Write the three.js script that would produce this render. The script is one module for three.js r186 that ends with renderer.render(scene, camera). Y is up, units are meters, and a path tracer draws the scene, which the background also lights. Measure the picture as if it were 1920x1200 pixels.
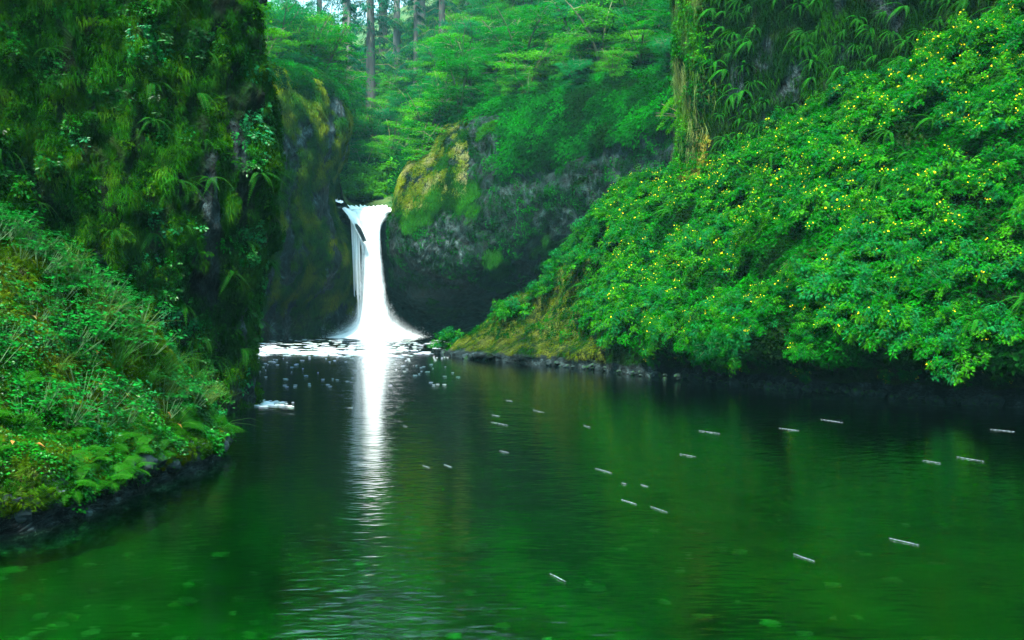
import * as THREE from 'three';
import { ImprovedNoise } from 'three/addons/math/ImprovedNoise.js';
import { mergeGeometries } from 'three/addons/utils/BufferGeometryUtils.js';

// ------------------------------------------------------------------ camera, sky, sun, exposure
const scene = new THREE.Scene();
const EYE = 1.7, F = 1844;                       // eye height above the pool; focal length for a 1920-wide picture
const camera = new THREE.PerspectiveCamera(2 * Math.atan(600 / F) * 180 / Math.PI, 1.6, 0.1, 600);
camera.position.set(0, EYE, 0);
camera.rotation.x = -Math.atan(20 / F);
scene.add(camera);

{ // overcast sky: brightest overhead, cool white
  const w = 128, h = 64, d = new Float32Array(w * h * 4);
  for (let j = 0; j < h; j++) {
    const el = ((j + 0.5) / h - 0.5) * Math.PI, s = Math.max(0, Math.sin(el));
    const L = el < 0 ? 0.33 : (1 + 2 * s) / 3;
    for (let i = 0; i < w; i++) d.set([0.145 * L, 0.265 * L, 0.32 * L, 1], (j * w + i) * 4);
  }
  const t = new THREE.DataTexture(d, w, h, THREE.RGBAFormat, THREE.FloatType);
  t.mapping = THREE.EquirectangularReflectionMapping; t.magFilter = THREE.LinearFilter; t.needsUpdate = true;
  scene.background = t; scene.environment = t;
}
const sun = new THREE.DirectionalLight(new THREE.Color().setRGB(1.0, 0.97, 0.86), 1.5);
sun.position.set(-20, 92, 18); sun.target.position.set(0, 0, -30);
sun.castShadow = true; sun.shadow.radius = 24; sun.shadow.mapSize.set(2048, 2048);
Object.assign(sun.shadow.camera, { left: -70, right: 70, top: 70, bottom: -70, near: 1, far: 260 });
scene.add(sun, sun.target);
const EXPOSURE = 17;
scene.fog = new THREE.FogExp2(new THREE.Color().setRGB(0.35, 0.9, 1.0), 0.00026);

// ------------------------------------------------------------------ helpers
const V = (x, y, z) => new THREE.Vector3(x, y, z);
const at = (px, py, d) => V((px - 960) / F * d, EYE + (580 - py) / F * d, -d);     // a surveyed point at distance d
const onWater = (px, d) => V((px - 960) / F * d, 0, -d);
let seed = 1;
const reseed = (n) => { seed = n >>> 0; };
const rnd = () => { seed = (seed + 0x6D2B79F5) | 0; let t = Math.imul(seed ^ (seed >>> 15), 1 | seed); t = (t + Math.imul(t ^ (t >>> 7), 61 | t)) ^ t; return ((t ^ (t >>> 14)) >>> 0) / 4294967296; };
const R = (a, b) => a + (b - a) * rnd();
const pick = (a) => a[Math.floor(rnd() * a.length)];
const clamp = (x, a = 0, b = 1) => Math.min(b, Math.max(a, x));
const ss = (a, b, x) => { const t = clamp((x - a) / (b - a)); return t * t * (3 - 2 * t); };
const noise = new ImprovedNoise();
const N3 = (x, y, z) => noise.noise(x + 31.7, y + 17.3, z + 53.9);
const fbm = (x, y, z, o = 4) => { let s = 0, a = 0.5, f = 1; for (let i = 0; i < o; i++) { s += a * N3(x * f, y * f, z * f); a *= 0.5; f *= 2.03; } return s; };
const ridge = (x, y, z, o = 4) => { let s = 0, a = 0.5, f = 1; for (let i = 0; i < o; i++) { s += a * (1 - 2 * Math.abs(N3(x * f, y * f, z * f))); a *= 0.5; f *= 2.1; } return s; };
const mixc = (a, b, t) => [a[0] + (b[0] - a[0]) * t, a[1] + (b[1] - a[1]) * t, a[2] + (b[2] - a[2]) * t];
const vary = (c, s = 0.25) => { const k = 1 + R(-s, s), h = R(-s, s) * 0.5; return [c[0] * k * (1 + h), c[1] * k, c[2] * k * (1 - h)]; };
const names = {};
const numbered = (n) => { const k = names[n] = (names[n] ?? -1) + 1; return k ? `${n}_${String(k).padStart(3, '0')}` : n; };
const tag = (o, label, category, group, kind) => { o.userData.label = label; if (category) o.userData.category = category; if (group) o.userData.group = group; if (kind) o.userData.kind = kind; return o; };
const shade = (m) => { m.castShadow = true; m.receiveShadow = true; return m; };
function mesh(name, geo, mat, parent) { const m = shade(new THREE.Mesh(geo, mat)); m.name = parent ? name : numbered(name); (parent || scene).add(m); return m; }
function thing(name) { const g = new THREE.Group(); g.name = numbered(name); scene.add(g); return g; }
const inFrame = (p, m = 0.12) => { const d = -p.z; if (d < 1) return false; const a = p.x / d * F / 960, b = (p.y - EYE) / d * F / 600; return Math.abs(a) < 1 + m && b < 1 + m && b > -1 - m; };
// turn +y to `up` and spin about it
const Q = (up, yaw) => new THREE.Quaternion().setFromUnitVectors(V(0, 1, 0), up).multiply(new THREE.Quaternion().setFromAxisAngle(V(0, 1, 0), yaw));
// +z to the outward normal, +y as upright as it can be
function wallQ(n, roll = 0) {
  const z = n.clone().normalize(), x = V(0, 1, 0).cross(z); if (x.lengthSq() < 1e-3) x.set(1, 0, 0); x.normalize();
  const y = z.clone().cross(x);
  return new THREE.Quaternion().setFromRotationMatrix(new THREE.Matrix4().makeBasis(x, y, z)).multiply(new THREE.Quaternion().setFromAxisAngle(V(0, 0, 1), roll));
}

class GB {                                        // gathers leaves, blades and tubes into one geometry
  constructor() { this.p = []; this.c = []; this.i = []; }
  v(p, c) { this.p.push(p.x, p.y, p.z); this.c.push(c[0], c[1], c[2]); return this.p.length / 3 - 1; }
  tri(a, b, c) { this.i.push(a, b, c); }
  leaf(b, dir, nrm, l, w, col, droop = 0.15, fold = 0.18) {
    const s = V().crossVectors(dir, nrm).normalize(), at1 = (k, sd, up) => b.clone().addScaledVector(dir, k * l).addScaledVector(s, sd * w / 2).addScaledVector(nrm, up * l);
    const a = this.v(b, col), L = this.v(at1(0.42, 1, fold * 0.5), col), M = this.v(at1(0.45, 0, 0), col), Rr = this.v(at1(0.42, -1, fold * 0.5), col), T = this.v(at1(1, 0, -droop), col);
    this.tri(a, L, M); this.tri(a, M, Rr); this.tri(L, T, M); this.tri(M, T, Rr);
  }
  leaf2(b, dir, nrm, l, w, col) {
    const s = V().crossVectors(dir, nrm).normalize();
    const a = this.v(b, col), L = this.v(b.clone().addScaledVector(dir, l * 0.45).addScaledVector(s, w / 2).addScaledVector(nrm, l * 0.1), col), T = this.v(b.clone().addScaledVector(dir, l).addScaledVector(nrm, -l * 0.12), col), Rr = this.v(b.clone().addScaledVector(dir, l * 0.45).addScaledVector(s, -w / 2).addScaledVector(nrm, l * 0.1), col);
    this.tri(a, L, T); this.tri(a, T, Rr);
  }
  blade(pts, w, side, col) {                      // tapered ribbon through pts
    const n = pts.length; let pa, pb;
    for (let k = 0; k < n; k++) {
      const ww = w * (1 - k / (n - 1)) * (k ? 1 : 0.8);
      if (k === n - 1) { const t = this.v(pts[k], col); this.tri(pa, pb, t); break; }
      const a = this.v(pts[k].clone().addScaledVector(side, ww / 2), col), b = this.v(pts[k].clone().addScaledVector(side, -ww / 2), col);
      if (k) { this.tri(pa, pb, b); this.tri(pa, b, a); }
      pa = a; pb = b;
    }
  }
  tube(pts, r0, r1, sides, col) {
    const n = pts.length, rings = [];
    for (let k = 0; k < n; k++) {
      const d = V().subVectors(pts[Math.min(n - 1, k + 1)], pts[Math.max(0, k - 1)]).normalize();
      const u = Math.abs(d.y) < 0.9 ? V(0, 1, 0).cross(d).normalize() : V(1, 0, 0).cross(d).normalize(), w = d.clone().cross(u), r = r0 + (r1 - r0) * k / (n - 1), ring = [];
      for (let s = 0; s < sides; s++) { const a = s / sides * 6.2832; ring.push(this.v(pts[k].clone().addScaledVector(u, Math.cos(a) * r).addScaledVector(w, Math.sin(a) * r), col)); }
      rings.push(ring);
      if (k) for (let s = 0; s < sides; s++) { const s2 = (s + 1) % sides; this.tri(rings[k - 1][s], rings[k - 1][s2], rings[k][s]); this.tri(rings[k - 1][s2], rings[k][s2], rings[k][s]); }
    }
  }
  geo() {
    const g = new THREE.BufferGeometry();
    g.setAttribute('position', new THREE.Float32BufferAttribute(this.p, 3)); g.setAttribute('color', new THREE.Float32BufferAttribute(this.c, 3));
    g.setIndex(this.i); g.computeVertexNormals(); return g;
  }
}

// a surface through a grid of surveyed points (columns of rows), Catmull-Rom between them, then moved along its normal by disp(p, u, v)
function sheet(cols, nu, nv, disp, colour, tile = 2.4) {
  const nc = cols.length, nr = cols[0].length;
  const cr = (a, b, c, d, t) => 0.5 * (2 * b + (c - a) * t + (2 * a - 5 * b + 4 * c - d) * t * t + (3 * b - a - 3 * c + d) * t * t * t);
  const at1 = (arr, s, k) => { const n = arr.length, i = Math.min(n - 2, Math.floor(s)), t = s - i; return cr(arr[Math.max(0, i - 1)][k], arr[i][k], arr[i + 1][k], arr[Math.min(n - 1, i + 2)][k], t); };
  const raw = (u, v) => { const row = cols.map((c) => ({ x: at1(c, v * (nr - 1), 'x'), y: at1(c, v * (nr - 1), 'y'), z: at1(c, v * (nr - 1), 'z') })), s = u * (nc - 1); return V(at1(row, s, 'x'), at1(row, s, 'y'), at1(row, s, 'z')); };
  const pos = new Float32Array((nu + 1) * (nv + 1) * 3), base = [];
  for (let j = 0; j <= nv; j++) {
    const row = cols.map((c) => ({ x: at1(c, j / nv * (nr - 1), 'x'), y: at1(c, j / nv * (nr - 1), 'y'), z: at1(c, j / nv * (nr - 1), 'z') }));
    for (let i = 0; i <= nu; i++) { const s = i / nu * (nc - 1); base.push(V(at1(row, s, 'x'), at1(row, s, 'y'), at1(row, s, 'z'))); }
  }
  const B = (i, j) => base[clamp(j, 0, nv) * (nu + 1) + clamp(i, 0, nu)];
  const col = new Float32Array(pos.length), uv = new Float32Array((nu + 1) * (nv + 1) * 2);
  for (let j = 0; j <= nv; j++) for (let i = 0; i <= nu; i++) {
    const k = j * (nu + 1) + i, p = B(i, j), n = V().subVectors(B(i + 1, j), B(i - 1, j)).cross(V().subVectors(B(i, j + 1), B(i, j - 1))).normalize();
    const q = p.clone().addScaledVector(n, disp(p, i / nu, j / nv)); q.toArray(pos, k * 3);
    const c = colour(q, i / nu, j / nv); col.set(c, k * 3); uv[k * 2] = i / nu; uv[k * 2 + 1] = j / nv;
  }
  let lu = 0, lv = 0; const mj = nv >> 1, mi = nu >> 1; for (let i = 0; i < nu; i++) lu += B(i, mj).distanceTo(B(i + 1, mj)); for (let j = 0; j < nv; j++) lv += B(mi, j).distanceTo(B(mi, j + 1));
  const idx = [];
  for (let j = 0; j < nv; j++) for (let i = 0; i < nu; i++) { const a = j * (nu + 1) + i, b = a + 1, c = a + nu + 1, d = c + 1; idx.push(a, b, d, a, d, c); }
  const geo = new THREE.BufferGeometry();
  geo.setAttribute('position', new THREE.BufferAttribute(pos, 3)); geo.setAttribute('color', new THREE.BufferAttribute(col, 3)); { const q = new Float32Array(uv.length), n2 = q.length; for (let k = 0; k < n2; k += 2) { q[k] = uv[k] * lu / tile; q[k + 1] = uv[k + 1] * lv / tile; } geo.setAttribute('uv', new THREE.BufferAttribute(q, 2)); }
  geo.setIndex(idx); geo.computeVertexNormals();
  const nm = geo.attributes.normal.array, P = (i) => V(pos[i * 3], pos[i * 3 + 1], pos[i * 3 + 2]);
  // even sampling over the area, as seen by `keep`
  const cum = new Float32Array(idx.length / 3); let tot = 0; const A = V(), Bv = V();
  for (let t = 0; t < cum.length; t++) { const a = P(idx[t * 3]), b = P(idx[t * 3 + 1]), c = P(idx[t * 3 + 2]); tot += A.subVectors(b, a).cross(Bv.subVectors(c, a)).length() / 2; cum[t] = tot; }
  const sample = () => {
    const x = rnd() * tot; let lo = 0, hi = cum.length - 1; while (lo < hi) { const m = (lo + hi) >> 1; if (cum[m] < x) lo = m + 1; else hi = m; }
    let a = rnd(), b = rnd(); if (a + b > 1) { a = 1 - a; b = 1 - b; } const c = 1 - a - b, i = idx[lo * 3], j = idx[lo * 3 + 1], k = idx[lo * 3 + 2];
    const p = P(i).multiplyScalar(a).addScaledVector(P(j), b).addScaledVector(P(k), c);
    const n = V(nm[i * 3] * a + nm[j * 3] * b + nm[k * 3] * c, nm[i * 3 + 1] * a + nm[j * 3 + 1] * b + nm[k * 3 + 1] * c, nm[i * 3 + 2] * a + nm[j * 3 + 2] * b + nm[k * 3 + 2] * c).normalize();
    return { p, n, u: uv[i * 2] * a + uv[j * 2] * b + uv[k * 2] * c, v: uv[i * 2 + 1] * a + uv[j * 2 + 1] * b + uv[k * 2 + 1] * c };
  };
  const nearest = (u, v) => { const i = Math.round(clamp(u) * nu), j = Math.round(clamp(v) * nv), k = j * (nu + 1) + i; return { p: P(k), n: V(nm[k * 3], nm[k * 3 + 1], nm[k * 3 + 2]), u, v }; };
  return { geo, sample, nearest, area: tot, raw };
}
function scatter(name, geo, mat, items, label, category) {     // uncountable cover: one object of instances
  const m = shade(new THREE.InstancedMesh(geo, mat, items.length)); m.name = numbered(name);
  const o = new THREE.Matrix4(), c = new THREE.Color();
  items.forEach((it, k) => { o.compose(it.p, it.q, it.s.isVector3 ? it.s : V(it.s, it.s, it.s)); m.setMatrixAt(k, o); m.setColorAt(k, c.setRGB(...it.c)); });
  scene.add(m); return tag(m, label, category, null, 'stuff');
}
function spread(sh, n, keep, make, tries = 12) { const out = []; for (let t = 0; t < n * tries && out.length < n; t++) { const s = sh.sample(); if (keep(s)) { const it = make(s); if (it) out.push(it); } } return out; }

// ------------------------------------------------------------------ materials
const plant = (through = 0.35, coat = 0.25) => new THREE.MeshPhysicalMaterial({ vertexColors: true, roughness: 1, transmission: through, thickness: 0, clearcoat: coat, clearcoatRoughness: 0.35, side: THREE.DoubleSide, specularIntensity: 0 });
const M = {
  leaf: plant(0.4, 0.04), wetLeaf: plant(0.3, 0.3), farLeaf: plant(0.45, 0), moss: plant(0.25, 0), petal: plant(0.3, 0),
  rock: new THREE.MeshPhysicalMaterial({ vertexColors: true, roughness: 0.7, specularIntensity: 0.15 }),
  wetRock: new THREE.MeshPhysicalMaterial({ vertexColors: true, roughness: 0.7, specularIntensity: 0.15 }),
  soil: new THREE.MeshPhysicalMaterial({ vertexColors: true, roughness: 0.95, specularIntensity: 0.1 }),
  bark: new THREE.MeshStandardMaterial({ vertexColors: true, roughness: 0.95 }),
  white: new THREE.MeshPhysicalMaterial({ color: new THREE.Color().setRGB(0.93, 0.96, 0.97), roughness: 0.9, transmission: 0.06, thickness: 0, side: THREE.DoubleSide }),
  foam: new THREE.MeshStandardMaterial({ color: new THREE.Color().setRGB(0.7, 0.82, 0.86), roughness: 0.8, transparent: true, opacity: 0.5 }),
  film: new THREE.MeshStandardMaterial({ color: new THREE.Color().setRGB(0.6, 0.8, 0.85), roughness: 0.8, transparent: true, opacity: 0.12 }),
  droplet: new THREE.MeshStandardMaterial({ color: new THREE.Color().setRGB(0.8, 0.9, 0.95), roughness: 0.9 }),
};
{ // grain for rock and moss: speckle and fine relief, tiling every few metres
  const n = 512, tex = (f, srgb) => { const d = new Uint8Array(n * n * 4); for (let j = 0; j < n; j++) for (let i = 0; i < n; i++) { const q = clamp(f(i / n, j / n)) * 255; d.set([q, q, q, 255], (j * n + i) * 4); } const t = new THREE.DataTexture(d, n, n); t.wrapS = t.wrapT = THREE.RepeatWrapping; t.magFilter = THREE.LinearFilter; if (srgb) t.colorSpace = THREE.SRGBColorSpace; t.needsUpdate = true; return t; };
  const tor = (u, v, s, z) => { const a = u * 6.28318, b = v * 6.28318; return noise.noise(Math.cos(a) * s + 40 + z, Math.sin(a) * s + 40 + Math.cos(b) * s * 1.0, Math.sin(b) * s + 40 - z); };
  const grain = (u, v) => 0.5 * tor(u, v, 3, 0) + 0.35 * tor(u, v, 7, 3) + 0.3 * tor(u, v, 16, 7) + 0.2 * tor(u, v, 34, 11);
  const map = tex((u, v) => { const g = grain(u, v); return 0.62 + 0.75 * g + (tor(u, v, 26, 20) > 0.34 ? 0.3 : 0); }, true), bump = tex((u, v) => 0.5 + 0.55 * grain(u, v) - 0.25 * Math.abs(tor(u, v, 9, 30)), false);
  M.rock.map = map; M.rock.bumpMap = bump; M.rock.bumpScale = 0.08;
}
// colours (linear)
const C = {
  rock: [0.03, 0.052, 0.054], rockPale: [0.12, 0.19, 0.2], rockDark: [0.008, 0.015, 0.016],
  mossDeep: [0.002, 0.015, 0.001], moss: [0.007, 0.052, 0.002], mossGold: [0.10, 0.135, 0.005], mossOlive: [0.028, 0.075, 0.003], straw: [0.17, 0.18, 0.07],
  leaf: [0.0025, 0.105, 0.003], leafCool: [0.003, 0.10, 0.02], leafLime: [0.032, 0.185, 0.003], leafDark: [0.001, 0.04, 0.002], yellow: [0.72, 0.58, 0.01], bark: [0.04, 0.04, 0.03],
};
// ------------------------------------------------------------------ landforms
const mossPatch = (p, s, o = 0) => ss(-0.12, 0.12, fbm(p.x * s + o, p.y * s * 0.6, p.z * s, 4));
const rockTone = (p, s) => { const a = fbm(p.x * s, p.y * s, p.z * s, 4); return a > 0 ? mixc(C.rock, C.rockPale, ss(0.05, 0.35, a)) : mixc(C.rock, C.rockDark, ss(0, 0.3, -a)); };
const mossTone = (p, s) => { const a = fbm(p.x * s + 9, p.y * s, p.z * s + 4, 3); return a > 0 ? mixc(C.moss, C.mossOlive, ss(0, 0.3, a)) : mixc(C.moss, C.mossDeep, ss(0, 0.3, -a)); };

// dark mossy cliff on the near side of the pool
const leftCliff = (() => {
  const cols = [], line = [[-16, -3], [-12.5, -8], [-9.3, -12.2], [-7.4, -14.1], [-5.9, -15.3], [-4.75, -16.1], [-4.35, -16.9], [-4.6, -18.5], [-6.6, -22], [-12, -27]];
  const lean = [[-1.5, -0.4], [0, -0.38], [1.7, -0.32], [3.6, 0.0], [5.0, -0.08], [6.9, -0.25], [9.5, 0.1], [13, 1.0], [15.5, 1.1], [17, -8]];  // the top, out of view, leans outward: shaped to shade the face below
  line.forEach(([x, z], k) => {
    const a = line[Math.max(0, k - 1)], b = line[Math.min(line.length - 1, k + 1)], n = V(-(b[1] - a[1]), 0, b[0] - a[0]).normalize();
    if (n.x * 1 + n.z * 1 < 0 && k < 6) n.negate();
    cols.push(lean.map(([y, o]) => V(x + n.x * o, y, z + n.z * o)));
  });
  const s = sheet(cols, 460, 400,
    (p) => 0.42 * ridge(p.x * 0.42, p.y * 0.20, p.z * 0.42, 4) + 0.5 * fbm(p.x * 1.1, p.y * 0.55, p.z * 1.1, 3) + 0.24 * ridge(p.x * 2.3 + p.y * 0.5, p.y * 1.1, p.z * 2.3, 3) + 0.16 * fbm(p.x * 5, p.y * 3, p.z * 5, 3) - 0.25,
    (p) => { const wet = ss(0.10, 0.28, fbm(p.x * 1.1 + 3, p.y * 0.45, p.z * 1.1, 5) + (p.y < 0.5 ? 0.2 : 0)); return mixc(mossTone(p, 1.7), rockTone(p, 3), wet); }, 2.0);
  tag(mesh('left_cliff', s.geo, M.rock), 'tall dark rock cliff hung with moss rising straight out of the pool', 'cliff', null, 'structure');
  return s;
})();

// near mossy bank
const leftBank = (() => {
  const w = (px, py) => onWater(px, EYE * F / (py - 580));
  const spec = [   // waterline, crown of the toe rocks, middle, ridge
    [w(-1500, 1260), at(-1500, 1000, 4.7), at(-1500, 700, 5.4), at(-1400, 250, 7.4)],
    [w(-600, 1110), at(-600, 960, 6.1), at(-600, 650, 7.0), at(-600, 240, 9.4)],
    [w(-250, 1048), at(-250, 930, 6.8), at(-250, 690, 8.0), at(-250, 330, 10.2)],
    [w(0, 1003), at(-5, 905, 7.5), at(0, 720, 8.7), at(0, 432, 10.5)],
    [w(150, 965), at(150, 880, 8.25), at(140, 745, 9.3), at(108, 505, 10.8)],
    [w(290, 912), at(292, 850, 9.6), at(262, 755, 10.2), at(212, 572, 11.1)],
    [w(378, 874), at(385, 828, 10.7), at(345, 775, 11), at(298, 640, 11.5)],
    [w(410, 848), at(413, 810, 11.8), at(398, 785, 12.0), at(362, 738, 12.2)],
    [w(400, 822), at(400, 800, 13.2), at(395, 785, 13.2), at(385, 768, 13.2)],
  ];
  const cols = spec.map(([b, t, m, r], k) => [V(b.x + 0.25, -1.1, b.z + 0.25), V(b.x, -0.04, b.z), t, m, r, V(r.x - 0.9, r.y - 0.35 - 0.25 * r.y * (k > 6 ? 0.4 : 0.3), r.z - 1.2), V(r.x - 2.6, -0.5, r.z - 4.2)]);
  const s = sheet(cols, 360, 260,
    (p) => 0.20 * fbm(p.x * 0.9, p.y * 0.9, p.z * 0.9, 3) + 0.09 * fbm(p.x * 2.7, p.y * 2.7, p.z * 2.7, 3) + 0.03 * ridge(p.x * 7, p.y * 7, p.z * 7, 3) + (p.y < 0.25 ? 0.06 * ridge(p.x * 3, p.y * 3, p.z * 3, 3) : 0),
    (p, u, v) => { const r = ss(0.42, 0.2, p.y + 0.25 * fbm(p.x * 2, 0, p.z * 2, 3)) ; const m = fbm(p.x * 1.6, p.y * 1.6, p.z * 1.6, 4); const c = mixc(m > 0 ? mixc(C.mossOlive, C.mossGold, ss(0, 0.3, m)) : mixc(C.mossOlive, C.mossDeep, ss(0, 0.25, -m)), [0.05, 0.04, 0.015], ss(0.1, 0.3, fbm(p.x * 5, p.y * 5, p.z * 5 + 7, 3))); return r > 0.5 ? rockTone(p, 4) : c; });
  tag(mesh('left_bank', s.geo, M.rock), 'low mossy bank overgrown with grass and ferns at the foot of the dark cliff', 'bank', null, 'structure');
  return s;
})();

// bank opposite, running out into the pool as a spit
const rightBank = (() => {
  const w = (px, py) => onWater(px, EYE * F / (py - 580));
  const spec = [   // waterline, middle, top
    [w(822, 664), at(830, 655, 37.2), at(838, 650, 37.6), 0],
    [w(870, 672), at(872, 650, 34.9), at(885, 622, 36.2), 0],
    [w(930, 678), at(938, 632, 33.4), at(950, 573, 35.4), 0],
    [w(1010, 684), at(1015, 610, 31.9), at(1030, 520, 34.6), 0],
    [w(1090, 692), at(1095, 560, 30.2), at(1105, 425, 33.6), 0],
    [w(1190, 704), at(1195, 520, 27.6), at(1200, 350, 32.6), 0.35],
    [w(1290, 717), at(1300, 530, 24.8), at(1320, 330, 29.6), 1],
    [w(1400, 728), at(1410, 500, 23.0), at(1430, 270, 27.8), 1],
    [w(1520, 740), at(1520, 460, 21.3), at(1560, 205, 25.8), 1],
    [w(1700, 756), at(1710, 430, 19.5), at(1750, 115, 23.2), 1],
    [w(1920, 772), at(1930, 400, 17.9), at(1950, 30, 21), 1],
    [w(2250, 798), at(2250, 350, 15.6), at(2300, -90, 18.4), 1],
    [w(3000, 850), at(3000, 200, 12.4), at(3100, -400, 15), 1],
    [V(15, 0, -6), V(16.4, 5.5, -5.5), V(19, 11, -4), 1], [V(14, 0, 4), V(15.5, 5.5, 5), V(18.5, 11, 6), 1],
  ];
  const cols = spec.map(([b, m, t, far]) => {
    const low = V(b.x + 0.2 * far, Math.min(0.5, m.y * 0.28), b.z - 0.7 * far), lipy = Math.min(1.0, m.y * 0.55), brow = V(b.x - 0.1 * far + (m.x - b.x) * 0.4 * (1 - far), lipy, b.z + 0.3 * far + (m.z - b.z) * 0.4 * (1 - far));
    const back = far > 0.9 ? V(t.x + 0.6, t.y + 0.5, t.z - 3.5) : V(t.x + 0.3, t.y * (0.55 + 0.4 * far), t.z - 1.6), end = far > 0.9 ? V(t.x + 1.5, t.y + 1, t.z - 8) : V(t.x + 0.6, -1, t.z - 3.2);
    return [V(b.x, -1.4, b.z - 0.5 * far), V(b.x + 0.2 * far, 0.0, b.z - 0.9 * far), low, brow, m, t, back, end];
  });
  const s = sheet(cols, 420, 220,
    (p) => -0.45 * fbm(p.x * 0.55, p.y * 0.55, p.z * 0.55, 3) - 0.55 * fbm(p.x * 1.0, p.y * 1.0, p.z * 1.0, 2) * ss(0.6, 2.2, p.y) - 0.05 * ridge(p.x * 5, p.y * 5, p.z * 5, 3),
    (p) => { const r = p.y + 0.25 * fbm(p.x * 1.5, 0, p.z * 1.5, 3); if (r < 0.28) return rockTone(p, 3); const m = fbm(p.x * 1.2, p.y * 1.2, p.z * 1.2, 4); const c = m > 0 ? mixc(C.moss, C.mossOlive, ss(0, 0.3, m)) : mixc(C.moss, C.mossDeep, ss(0, 0.2, -m)); return p.z < -26.5 && p.x + 2 * fbm(p.x * 0.8, p.y * 0.8, p.z * 0.8, 3) < 2.6 ? mixc(c, C.mossGold, ss(-0.1, 0.2, fbm(p.x * 1.7, p.y * 1.7, p.z * 1.7, 3))) : c; });
  tag(mesh('right_bank', s.geo, M.rock), 'steep overgrown bank opposite the dark cliff, ending in a mossy spit', 'bank', null, 'structure');
  return s;
})();

// cliff above the flowered bank
const rightCliff = (() => {
  const line = [[9.8, -52], [7.4, -43], [5.7, -36], [5.05, -31.5], [5.2, -29.6], [5.9, -28.8], [7.6, -27.6], [9.3, -25.8], [10.9, -23.6], [12.3, -21], [14.5, -17], [18.5, -10], [20, 2]];
  const lean = [[1, 0.3], [3.6, 0.45], [5.4, 0.35], [7, 0.0], [9.5, 0.2], [12.5, 1.0], [15, 1.2], [17, -1.0], [18, -7]];  // unseen upper part overhangs, shaped to keep the fern face in shade
  const cols = line.map(([x, z], k) => {
    const a = line[Math.max(0, k - 1)], b = line[Math.min(line.length - 1, k + 1)], n = V(b[1] - a[1], 0, -(b[0] - a[0])).normalize(); n.negate();
    if (n.x > 0.3) n.negate();
    const ov = k < 6 ? 0 : 1; return lean.map(([y, o0]) => [y, k < 6 && y < 6.5 && y > 2 ? o0 + 0.3 : o0]).map(([y, o]) => V(x + 0.2 + n.x * o * (y > 8 ? ov : 1), y, z + n.z * o * (y > 8 ? ov : 1)));
  });
  const s = sheet(cols, 320, 240,
    (p) => -(0.4 * ridge(p.x * 0.4, p.y * 0.16, p.z * 0.4, 3) + 0.22 * fbm(p.x * 1.2, p.y * 0.4, p.z * 1.2, 3) + 0.08 * ridge(p.x * 3, p.y * 1.2, p.z * 3, 3)),
    (p) => mixc(mossTone(p, 1.3), rockTone(p, 2), ss(0.05, 0.25, fbm(p.x + 3, p.y * 0.5, p.z, 4))), 3);
  tag(mesh('right_cliff', s.geo, M.rock), 'dark cliff hung with sword ferns above the yellow-flowered bank', 'cliff', null, 'structure');
  return s;
})();

// rock beside the falls, left of the stream
const fallsRock = (() => {
  const c = (d0, rows) => [V(rows[0][0], -1.5, rows[0][1]), V(rows[0][0], 0, rows[0][1])].concat(rows.slice(1));
  const x = (px, d) => (px - 960) / F * d;
  const spec = [
    [[x(300, 42), -42], at(300, 570, 42), at(300, 440, 40.5), at(300, 360, 40.5), at(300, 230, 41), at(300, 110, 42.5), at(300, 60, 52)],
    [[x(420, 47), -47], at(420, 575, 47), at(420, 450, 45.5), at(420, 370, 45.5), at(425, 240, 46), at(440, 120, 47.5), at(450, 95, 57)],
    [[x(500, 52), -52], at(500, 585, 52.5), at(500, 505, 50), at(500, 370, 49.6), at(500, 240, 50), at(505, 138, 52), at(510, 118, 61)],
    [[x(570, 57), -57], at(570, 580, 57), at(570, 510, 54), at(568, 370, 53.6), at(575, 250, 53.8), at(575, 145, 56), at(580, 130, 65)],
    [[x(630, 60.5), -60.5], at(630, 575, 60), at(633, 500, 57), at(612, 372, 57), at(628, 255, 56.8), at(620, 168, 58.5), at(625, 160, 67)],
    [[x(662, 62.5), -62.5], at(664, 570, 62), at(658, 460, 60.6), at(620, 376, 60.4), at(652, 250, 59), at(640, 192, 60.5), at(640, 190, 68)],
    [[x(668, 66), -66], at(668, 560, 66), at(660, 460, 64), at(618, 378, 64), at(648, 255, 64), at(636, 200, 65), at(630, 200, 72)],
    [[x(660, 76), -76], at(660, 560, 76), at(650, 460, 76), at(610, 370, 76), at(630, 260, 76), at(620, 210, 77), at(610, 210, 82)],
  ];
  const s = sheet(spec.map((r) => c(0, r)), 260, 260,
    (p) => 0.5 * ridge(p.x * 0.32, p.y * 0.22, p.z * 0.32, 3) + 0.28 * fbm(p.x * 0.9, p.y * 0.7, p.z * 0.9, 3) + 0.16 * ridge(p.x * 1.6, p.y * 1.6, p.z * 1.6, 3) - 0.3,
    (p) => mixc(mossTone(p, 0.7), rockTone(p, 1.6), ss(-0.02, 0.16, fbm(p.x * 0.45 + 1, p.y * 0.3, p.z * 0.45, 5))), 6);
  tag(mesh('falls_rock', s.geo, M.rock), 'bulging mossy rock wall standing directly beside the waterfall, undercut at the pool', 'cliff', null, 'structure');
  return s;
})();

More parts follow.
